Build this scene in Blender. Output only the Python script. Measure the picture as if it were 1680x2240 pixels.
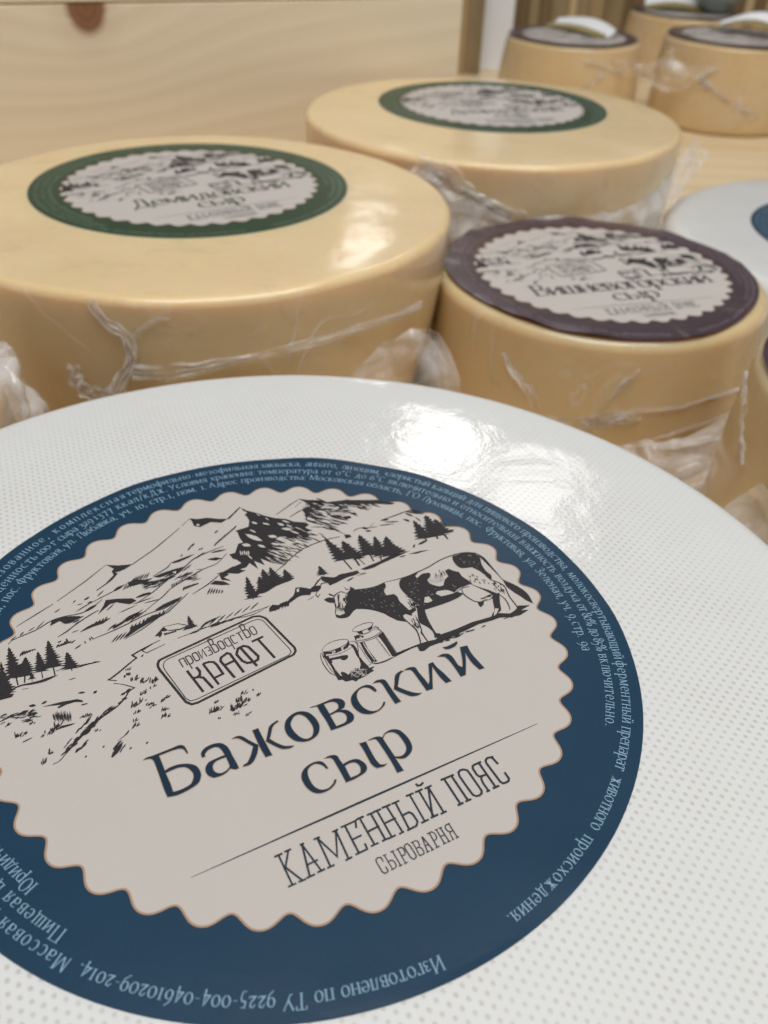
import bpy, bmesh, math, random
from mathutils import Vector, Matrix, noise
from mathutils.geometry import tessellate_polygon

scene = bpy.context.scene
for o in list(bpy.data.objects):
    bpy.data.objects.remove(o, do_unlink=True)
C = scene.collection

# ------------------------------------------------------------------ units
R = 0.07                      # radius of a cheese label (m)
CAM_H = 3.05                  # camera height over the table, in label radii

# ------------------------------------------------------------------ camera
cam = bpy.data.cameras.new('camera')
cam_ob = bpy.data.objects.new('camera', cam)
C.objects.link(cam_ob)
cam.sensor_fit = 'VERTICAL'
cam.sensor_height = 24.0
cam.lens = 24.0 * 1911.458 / 2240.0
cam.clip_start = 0.005
cam.clip_end = 100
pitch, roll = math.radians(36.569), math.radians(2.369)
fw = Vector((0, math.cos(pitch), -math.sin(pitch)))
up0 = Vector((0, math.sin(pitch), math.cos(pitch)))
x0 = Vector((1, 0, 0))
rt = x0 * math.cos(roll) + up0 * math.sin(roll)
up = -x0 * math.sin(roll) + up0 * math.cos(roll)
M = Matrix((rt, up, -fw)).transposed().to_4x4()
M.translation = Vector((0, 0, CAM_H * R))
cam_ob.matrix_world = M
cam.dof.use_dof = True
cam.dof.focus_distance = 2.38 * R
cam.dof.aperture_fstop = cam.lens / 1.45
scene.camera = cam_ob

# ------------------------------------------------------------------ world and lamps
world = bpy.data.worlds.new('World')
scene.world = world
world.use_nodes = True
bg = world.node_tree.nodes['Background']
bg.inputs['Color'].default_value = (1.0, 0.98, 0.955, 1)
bg.inputs['Strength'].default_value = 0.13


def area(name, loc, target, sx, sy, power, col=(1, 0.97, 0.93)):
    l = bpy.data.lights.new(name, 'AREA')
    l.shape = 'RECTANGLE'
    l.size, l.size_y, l.energy, l.color = sx, sy, power, col
    o = bpy.data.objects.new(name, l)
    C.objects.link(o)
    o.location = loc
    o.rotation_euler = (Vector(target) - Vector(loc)).to_track_quat('-Z', 'Y').to_euler()
    return o


area('ceiling_lamp_ahead', (0.19, 2.66, 1.62), (0.05, 0.15, 0.1), 0.30, 0.22, 1.35)
area('ceiling_lamp_right', (0.485, 2.32, 1.62), (0.10, 0.15, 0.1), 0.25, 0.34, 1.0)
area('ceiling_lamp_far', (-0.12, 4.5, 1.62), (0, 0.4, 0.1), 0.22, 0.18, 0.75)
area('ceiling_lamp_overhead', (0.25, -0.06, 2.0), (0.1, 0.45, 0.0), 1.7, 1.1, 34.0, (1, 0.985, 0.96))
area('fill_lamp_behind', (-0.2, -1.7, 1.9), (0.05, 0.6, 0.1), 1.6, 0.9, 2.0, (1, 0.985, 0.96))  # unseen fill lamp, added behind the camera to brighten upright faces

scene.view_settings.view_transform = 'Standard'
scene.view_settings.look = 'None'
scene.view_settings.exposure = 0.21
scene.view_settings.gamma = 1.0
scene.view_settings.use_curve_mapping = False
scene.render.engine = 'CYCLES'
scene.cycles.max_bounces = 10
scene.cycles.transparent_max_bounces = 24
scene.cycles.caustics_reflective = False
scene.cycles.caustics_refractive = False
scene.cycles.sample_clamp_indirect = 6.0


# ------------------------------------------------------------------ node helpers
class NT:
    def __init__(self, name):
        self.m = bpy.data.materials.new(name)
        self.m.use_nodes = True
        self.t = self.m.node_tree
        self.n = self.t.nodes
        self.b = self.n['Principled BSDF']
        self.out = self.n['Material Output']

    def add(self, kind, **kw):
        x = self.n.new(kind)
        for k, v in kw.items():
            setattr(x, k, v)
        return x

    def put(self, sock, v):
        if hasattr(v, 'is_output') or isinstance(v, bpy.types.NodeSocket):
            self.t.links.new(v, sock)
        else:
            sock.default_value = v

    def math(self, op, a, b=0.0, c=0.0, clamp=False):
        x = self.add('ShaderNodeMath', operation=op, use_clamp=clamp)
        for i, v in enumerate((a, b, c)):
            self.put(x.inputs[i], v)
        return x.outputs[0]

    def vmath(self, op, a, b=(0, 0, 0)):
        x = self.add('ShaderNodeVectorMath', operation=op)
        self.put(x.inputs[0], a)
        self.put(x.inputs[1], b)
        return x.outputs['Value'] if op == 'LENGTH' else x.outputs[0]

    def coord(self, scale=(1, 1, 1), loc=(0, 0, 0), rot=(0, 0, 0)):
        tc = self.add('ShaderNodeTexCoord')
        mp = self.add('ShaderNodeMapping')
        mp.inputs['Scale'].default_value = scale
        mp.inputs['Location'].default_value = loc
        mp.inputs['Rotation'].default_value = rot
        self.t.links.new(tc.outputs['Object'], mp.inputs[0])
        return mp.outputs[0]

    def noise(self, vec, scale, detail=4, rough=0.55, dist=0.0):
        x = self.add('ShaderNodeTexNoise')
        self.put(x.inputs['Vector'], vec)
        x.inputs['Scale'].default_value = scale
        x.inputs['Detail'].default_value = detail
        x.inputs['Roughness'].default_value = rough
        x.inputs['Distortion'].default_value = dist
        return x.outputs['Fac']

    def ramp(self, fac, stops):
        x = self.add('ShaderNodeValToRGB')
        self.put(x.inputs[0], fac)
        e = x.color_ramp.elements
        while len(e) < len(stops):
            e.new(0.5)
        for q, (p, c) in zip(e, stops):
            q.position = p
            q.color = c if len(c) == 4 else (*c, 1)
        return x.outputs[0]

    def mix(self, fac, a, b, blend='MIX'):
        x = self.add('ShaderNodeMix', data_type='RGBA', blend_type=blend)
        self.put(x.inputs[0], fac)
        self.put(x.inputs[6], a if not isinstance(a, tuple) else (*a[:3], 1))
        self.put(x.inputs[7], b if not isinstance(b, tuple) else (*b[:3], 1))
        return x.outputs[2]

    def bump(self, h, strength, dist):
        x = self.add('ShaderNodeBump')
        self.put(x.inputs['Height'], h)
        x.inputs['Strength'].default_value = strength
        x.inputs['Distance'].default_value = dist
        return x.outputs[0]

    def set(self, **kw):
        for k, v in kw.items():
            self.put(self.b.inputs[k.replace('_', ' ')], v)
        return self


MAT = {}


def mat_cheese(name, base, dark):
    t = NT(name)
    v = t.coord()
    n1 = t.noise(v, 22, 5, 0.6)
    n2 = t.noise(t.coord((1, 1, 3)), 140, 4, 0.7)
    col = t.mix(t.math('MULTIPLY', n1, 1.0), dark, base)
    col = t.mix(t.math('MULTIPLY', n2, 0.25), col, tuple(c * 1.12 for c in base))
    smudge = t.ramp(t.noise(t.coord((1, 1.6, 1), loc=(2, 5, 1)), 34, 6, 0.68, 0.5), [(0.56, (0, 0, 0)), (0.72, (1, 1, 1))])
    col = t.mix(t.math('MULTIPLY', smudge, 0.45), col, tuple(c * k for c, k in zip(dark, (0.80, 0.82, 0.88))))
    bmp = t.bump(t.noise(t.coord((1, 1, 0.35)), 45, 6, 0.62, 0.4), 0.24, 0.0013)
    t.set(Base_Color=col, Roughness=0.42, Subsurface_Weight=0.85, Subsurface_Radius=(1.0, 0.55, 0.20),
          Subsurface_Scale=0.008, Coat_Weight=0.8, Coat_Roughness=0.10, Coat_IOR=1.45, IOR=1.4)
    t.put(t.b.inputs['Coat Normal'], bmp)
    return t.m


MAT['cheese'] = mat_cheese('waxed_yellow_cheese', (0.80, 0.635, 0.385), (0.68, 0.49, 0.25))
MAT['cheese_dark'] = mat_cheese('waxed_tan_cheese', (0.73, 0.565, 0.325), (0.59, 0.42, 0.21))


def mat_net(name, dots=True):
    t = NT(name)
    s = 0.0252 * R
    rows = t.coord((1 / s, 1 / (s * 1.7320508), 0), rot=(0, 0, math.radians(8)))
    wp = t.add('ShaderNodeTexNoise')
    wp.inputs['Scale'].default_value = 26
    wp.inputs['Detail'].default_value = 3
    t.t.links.new(t.coord(), wp.inputs['Vector'])
    wv = t.vmath('MULTIPLY', t.vmath('SUBTRACT', wp.outputs['Color'], (0.5, 0.5, 0.5)), (1.3, 0.8, 0))
    rows = t.vmath('ADD', rows, wv)
    # two shifted rectangular lattices make the staggered holes of the net
    ds = []
    for off in ((0, 0, 0), (0.5, 0.5, 0)):
        f = t.vmath('FRACTION', t.vmath('ADD', rows, off))
        f = t.vmath('MULTIPLY', t.vmath('SUBTRACT', f, (0.5, 0.5, 0)), (1, 1.7320508, 0))
        ds.append(t.vmath('LENGTH', f))
    d = t.math('MINIMUM', ds[0], ds[1])
    d = t.math('ADD', d, t.math('MULTIPLY', t.math('SUBTRACT', t.noise(t.coord(), 900, 2), 0.5), 0.10))
    mr = t.add('ShaderNodeMapRange', interpolation_type='SMOOTHSTEP')
    t.put(mr.inputs[0], d)
    mr.inputs[1].default_value, mr.inputs[2].default_value = 0.12, 0.31
    mr.inputs[3].default_value, mr.inputs[4].default_value = 1.0, 0.0
    hole = mr.outputs[0]
    patch = t.noise(t.coord(), 60, 4, 0.65)
    amt = t.math('MULTIPLY', hole, t.ramp(patch, [(0.3, (0.45,) * 3), (0.62, (1,) * 3)]))
    flat = t.vmath('LENGTH', t.vmath('MULTIPLY', t.coord(), (1, 1, 0)))
    rimfade = t.add('ShaderNodeMapRange', interpolation_type='SMOOTHSTEP')
    t.put(rimfade.inputs[0], flat)
    rimfade.inputs[1].default_value, rimfade.inputs[2].default_value = 1.30 * R, 1.66 * R
    rimfade.inputs[3].default_value, rimfade.inputs[4].default_value = 1.0, 0.25
    amt = t.math('MULTIPLY', amt, rimfade.outputs[0])      # the net thins out where the film is welded at the rim
    cloth = t.mix(t.noise(t.coord(), 35, 5, 0.6), (0.725, 0.738, 0.742), (0.67, 0.68, 0.675))
    stain = t.ramp(t.noise(t.coord(loc=(3, 1, 0)), 30, 5, 0.65), [(0.60, (0, 0, 0)), (0.75, (1, 1, 1))])
    cloth = t.mix(t.math('MULTIPLY', stain, 0.35), cloth, (0.72, 0.665, 0.56))
    col = t.mix(t.math('MULTIPLY', amt, 0.70 if dots else 0.3), cloth, (0.48, 0.455, 0.405))
    crinkle = t.noise(t.coord(), 42, 6, 0.62, 0.6)
    wide = t.noise(t.coord(loc=(5, 0, 0)), 14, 3, 0.5)
    hgt = t.math('ADD', t.math('MULTIPLY', crinkle, 0.42), wide)
    t.set(Base_Color=col, Roughness=0.5, Coat_Weight=1.0, Coat_Roughness=0.075, Coat_IOR=1.5,
          Subsurface_Weight=0.15, Subsurface_Radius=(1, 0.8, 0.6), Subsurface_Scale=0.003)
    t.put(t.b.inputs['Normal'], t.bump(hole, -0.8, 0.0004))
    t.put(t.b.inputs['Coat Normal'], t.bump(hgt, 0.24, 0.0030))
    return t.m


MAT['net'] = mat_net('white_net_under_film')


def mat_print(name, col, rough=0.45, coat=0.05, grain=0.12, spec=0.22):
    t = NT(name)
    n = t.noise(t.coord(), 1500, 3, 0.7)
    n2 = t.noise(t.coord(), 60, 4, 0.6)
    a = tuple(c * (1 - grain) for c in col)
    b = tuple(min(1, c * (1 + grain)) for c in col)
    c = t.mix(t.math('ADD', t.math('MULTIPLY', n, 0.6), t.math('MULTIPLY', n2, 0.4)), a, b)
    t.set(Base_Color=c, Roughness=rough, Coat_Weight=coat, Coat_Roughness=0.25, Specular_IOR_Level=spec)
    t.put(t.b.inputs['Normal'], t.bump(t.noise(t.coord(), 700, 4, 0.65), 0.25, 0.0001))
    t.put(t.b.inputs['Coat Normal'], t.bump(t.noise(t.coord(), 25, 4, 0.55), 0.4, 0.002))
    return t.m


MAT['navy'] = mat_print('navy_label_print', (0.0082, 0.039, 0.080), 0.38, 0.12, 0.25, 0.32)
MAT['green'] = mat_print('green_label_print', (0.018, 0.048, 0.024), 0.40, 0.10, 0.15)
MAT['plum'] = mat_print('plum_label_print', (0.050, 0.030, 0.040), 0.30, 0.5, 0.15)
MAT['paper'] = mat_print('pinkish_grey_label_paper', (0.520, 0.482, 0.448), 0.55, 0.04, 0.05)
_p = MAT['paper'].node_tree
_pp = [n for n in _p.nodes if n.type == 'MIX'][0]
_pp.inputs[6].default_value = (0.470, 0.458, 0.432, 1)
_pp.inputs[7].default_value = (0.545, 0.487, 0.455, 1)
MAT['ink'] = mat_print('black_ink', (0.028, 0.026, 0.028), 0.5, 0.03, 0.25)
MAT['slate'] = mat_print('slate_ink', (0.022, 0.032, 0.045), 0.5, 0.03, 0.12)
MAT['gold'] = mat_print('copper_outline_ink', (0.38, 0.25, 0.165), 0.5, 0.1, 0.08)
MAT['fine_gold'] = mat_print('faint_tan_outline_ink', (0.34, 0.25, 0.16), 0.5, 0.03, 0.08)
MAT['title'] = mat_print('navy_title_ink', (0.010, 0.027, 0.052), 0.45, 0.05, 0.35)
MAT['pale'] = mat_print('pale_blue_lettering', (0.235, 0.385, 0.51), 0.5, 0.1, 0.1)
MAT['pale_green'] = mat_print('pale_green_lettering', (0.20, 0.30, 0.22), 0.5, 0.1, 0.1)
MAT['pale_plum'] = mat_print('pale_plum_lettering', (0.27, 0.20, 0.24), 0.5, 0.1, 0.1)


def mat_film(name, alpha, tint=(0.92, 0.90, 0.89)):
    t = NT(name)
    n = t.noise(t.coord(), 55, 4, 0.55, 0.8)
    lw = t.add('ShaderNodeLayerWeight')
    lw.inputs['Blend'].default_value = 0.35
    a = t.math('ADD', t.math('MULTIPLY', lw.outputs['Facing'], 0.45),
               t.math('MULTIPLY', t.ramp(n, [(0.35, (0, 0, 0)), (0.75, (1, 1, 1))]), alpha), clamp=True)
    t.set(Base_Color=(*tint, 1), Roughness=0.16, Alpha=a, Transmission_Weight=0.25, IOR=1.3,
          Coat_Weight=0.8, Coat_Roughness=0.06)
    t.put(t.b.inputs['Normal'], t.bump(t.noise(t.coord(), 85, 4, 0.5, 0.5), 0.5, 0.0022))
    return t.m


MAT['film'] = mat_film('clear_plastic_film', 0.55)
MAT['film_thick'] = mat_film('bunched_plastic_film', 0.72)


def mat_wrap(name, seed):
    """film stretched tight round a wheel: almost invisible, with pulled creases"""
    t = NT(name)
    a = None
    for k, (sc, w, amp, st) in enumerate(((20, 0.018, 0.34, (1, 1, 0.55)), (44, 0.026, 0.18, (1, 1, 2.2)))):
        n = t.noise(t.coord(st, loc=(seed, k * 4.0, seed * 2)), sc, 2, 0.4, 1.2)
        d = t.math('ABSOLUTE', t.math('SUBTRACT', n, 0.5))
        mr = t.add('ShaderNodeMapRange', interpolation_type='SMOOTHSTEP')
        t.put(mr.inputs[0], d)
        mr.inputs[1].default_value, mr.inputs[2].default_value = 0.0, w
        mr.inputs[3].default_value, mr.inputs[4].default_value = amp, 0.0
        gate = t.ramp(t.noise(t.coord(loc=(k * 7.0, seed, 1)), 24, 3, 0.5), [(0.50, (0, 0, 0)), (0.66, (1, 1, 1))])
        q = t.math('MULTIPLY', mr.outputs[0], gate)
        a = q if a is None else t.math('MAXIMUM', a, q)
    haze = t.ramp(t.noise(t.coord(loc=(1, 2, seed)), 16, 4, 0.6), [(0.45, (0.015,) * 3), (0.75, (0.13,) * 3)])
    t.set(Base_Color=(0.92, 0.90, 0.88, 1), Roughness=0.2, Alpha=t.math('ADD', a, haze, clamp=True), Coat_Weight=0.6, Coat_Roughness=0.08)
    t.put(t.b.inputs['Normal'], t.bump(a, 0.5, 0.001))
    return t.m


def mat_wood(name, light, dark, knot=None, grain=(3.0, 60.0), knot_r=0.012, rough=0.5, axis='XZ', bend=0.03, seed=0.0, slope=0.0):
    """long grain along local X; knot = (u, v) in metres or None"""
    t = NT(name)
    tc = t.add('ShaderNodeTexCoord')
    sp = t.add('ShaderNodeSeparateXYZ')
    t.t.links.new(tc.outputs['Object'], sp.inputs[0])
    u = sp.outputs['X']
    v = sp.outputs['Z' if axis == 'XZ' else 'Y']
    dk = None
    if knot:
        du = t.math('SUBTRACT', u, knot[0])
        dv = t.math('SUBTRACT', v, knot[1])
        e2 = t.math('ADD', t.math('POWER', t.math('DIVIDE', du, knot_r * 5.0), 2.0),
                    t.math('POWER', t.math('DIVIDE', dv, knot_r * 4.2), 2.0))
        g = t.math('EXPONENT', t.math('MULTIPLY', e2, -1.0))
        v = t.math('ADD', v, t.math('MULTIPLY', g, bend))
        dk = t.math('SQRT', t.math('ADD', t.math('POWER', du, 2.0), t.math('POWER', t.math('MULTIPLY', dv, 0.75), 2.0)))
    v = t.math('SUBTRACT', v, t.math('MULTIPLY', u, slope))
    cb = t.add('ShaderNodeCombineXYZ')
    t.put(cb.inputs[0], t.math('MULTIPLY', u, grain[0]))
    t.put(cb.inputs[1], t.math('MULTIPLY', v, grain[1]))
    cb.inputs[2].default_value = seed
    n1 = t.noise(cb.outputs[0], 1.6, 5, 0.62, 0.25)
    cb2 = t.add('ShaderNodeCombineXYZ')
    t.put(cb2.inputs[0], t.math('MULTIPLY', u, grain[0] * 0.5))
    t.put(cb2.inputs[1], t.math('MULTIPLY', v, grain[1] * 5.0))
    cb2.inputs[2].default_value = seed + 3
    n2 = t.noise(cb2.outputs[0], 1.2, 4, 0.6)
    wv = t.math('SINE', t.math('MULTIPLY', t.math('ADD', v, t.math('MULTIPLY', n1, 0.02)), grain[1] * 7.0))
    f = t.math('ADD', t.math('MULTIPLY', n1, 0.65), t.math('ADD', t.math('MULTIPLY', n2, 0.25), t.math('MULTIPLY', wv, 0.07)))
    col = t.ramp(f, [(0.30, dark), (0.52, light), (0.75, tuple(min(1, c * 1.08) for c in light))])
    if dk is not None:
        ring = t.math('SINE', t.math('MULTIPLY', dk, 1500.0))
        kc = t.mix(t.math('ADD', t.math('MULTIPLY', ring, 0.25), 0.4), (0.30, 0.15, 0.075), (0.20, 0.09, 0.045))
        kf = t.ramp(t.math('DIVIDE', t.math('ADD', dk, t.math('MULTIPLY', n2, 0.002)), knot_r * 2.0),
                    [(0.40, (1, 1, 1)), (0.56, (0.12,) * 3), (1.0, (0, 0, 0))])
        col = t.mix(kf, col, kc)
    t.set(Base_Color=col, Roughness=rough, Coat_Weight=0.12, Coat_Roughness=0.3)
    t.put(t.b.inputs['Normal'], t.bump(n2, 0.12, 0.0006))
    return t.m


# ------------------------------------------------------------------ object helpers
def link(name, me, mat, parent=None, smooth=True):
    if mat is not None:
        me.materials.append(mat)
    o = bpy.data.objects.new(name, me)
    C.objects.link(o)
    if parent:
        o.parent = parent
    if smooth:
        me.polygons.foreach_set('use_smooth', [True] * len(me.polygons))
    return o


def mesh(name, verts, faces):
    me = bpy.data.meshes.new(name)
    me.from_pydata([tuple(v) for v in verts], [], faces)
    me.validate(clean_customdata=False)
    me.update()
    return me


def empty(name, loc, label, cat, group=None, rz=0.0):
    o = bpy.data.objects.new(name, None)
    o.empty_display_size = 0.01
    C.objects.link(o)
    o.location = loc
    o.rotation_euler = (0, 0, rz)
    tag(o, label, cat, group)
    return o


def tag(o, label, cat, group=None):
    o['label'] = label
    o['category'] = cat
    if group:
        o['group'] = group


def box(name, x0, x1, y0, y1, z0, z1, mat, parent=None, bev=0.0):
    bm = bmesh.new()
    bmesh.ops.create_cube(bm, size=1)
    bmesh.ops.scale(bm, vec=(x1 - x0, y1 - y0, z1 - z0), verts=bm.verts)
    bmesh.ops.translate(bm, vec=((x0 + x1) / 2, (y0 + y1) / 2, (z0 + z1) / 2), verts=bm.verts)
    if bev:
        bmesh.ops.bevel(bm, geom=bm.edges, offset=bev, segments=2, affect='EDGES')
    me = bpy.data.meshes.new(name)
    bm.to_mesh(me)
    bm.free()
    return link(name, me, mat, parent, smooth=False)


def lathe(name, prof, seg, mat, parent, wob=0.0, seed=0):
    """prof: (r, z) from top centre to bottom centre"""
    vs, fs = [], []
    n = len(prof)
    for i in range(seg):
        a = 2 * math.pi * i / seg
        for (r, z) in prof:
            ca, sa = math.cos(a), math.sin(a)
            k = 1 + wob * (noise.noise(Vector((ca * 1.3, sa * 1.3, z / R * 0.8 + seed * 7.1)))
                           + 0.28 * noise.noise(Vector((ca * 6, sa * 6, z / R * 4 + seed * 3.3))))
            dz = 0.0
            if z > 0.5 * R and r > 1.08 * R:
                dz = R * wob * 0.7 * min(1, (r / R - 1.08) / 0.25) * noise.noise(Vector((ca * 3.2, sa * 3.2, seed * 1.9)))
            vs.append((r * k * ca, r * k * sa, z + dz))
    for i in range(seg):
        j = (i + 1) % seg
        for q in range(n - 1):
            fs.append((i * n + q, i * n + q + 1, j * n + q + 1, j * n + q))
    me = mesh(name, vs, fs)
    bm = bmesh.new()
    bm.from_mesh(me)
    bmesh.ops.remove_doubles(bm, verts=bm.verts, dist=1e-7)
    bmesh.ops.recalc_face_normals(bm, faces=bm.faces)
    bm.to_mesh(me)
    bm.free()
    return link(name, me, mat, parent)


def wheel_profile(rt_, rb, h, f, fb, dome=0.0, bulge=0.0):
    """top radius, bottom radius, height, top fillet, bottom fillet (label radii)"""
    p = []
    for i in range(9):
        r = (rt_ - f) * i / 8
        p.append((r * R, (h + dome * (1 - (r / (rt_ - f)) ** 2)) * R))
    for i in range(1, 9):
        a = math.pi / 2 * i / 8
        p.append(((rt_ - f + f * math.sin(a)) * R, (h - f + f * math.cos(a)) * R))
    for i in range(1, 12):
        t = i / 12
        z = (h - f) * (1 - t) + fb * t
        r = rt_ + (rb - rt_) * t + bulge * math.sin(math.pi * t)
        p.append((r * R, z * R))
    for i in range(0, 7):
        a = math.pi / 2 * i / 6
        p.append(((rb - fb + fb * math.cos(a)) * R, (fb - fb * math.sin(a)) * R))
    p.append((0, 0))
    return p


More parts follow.
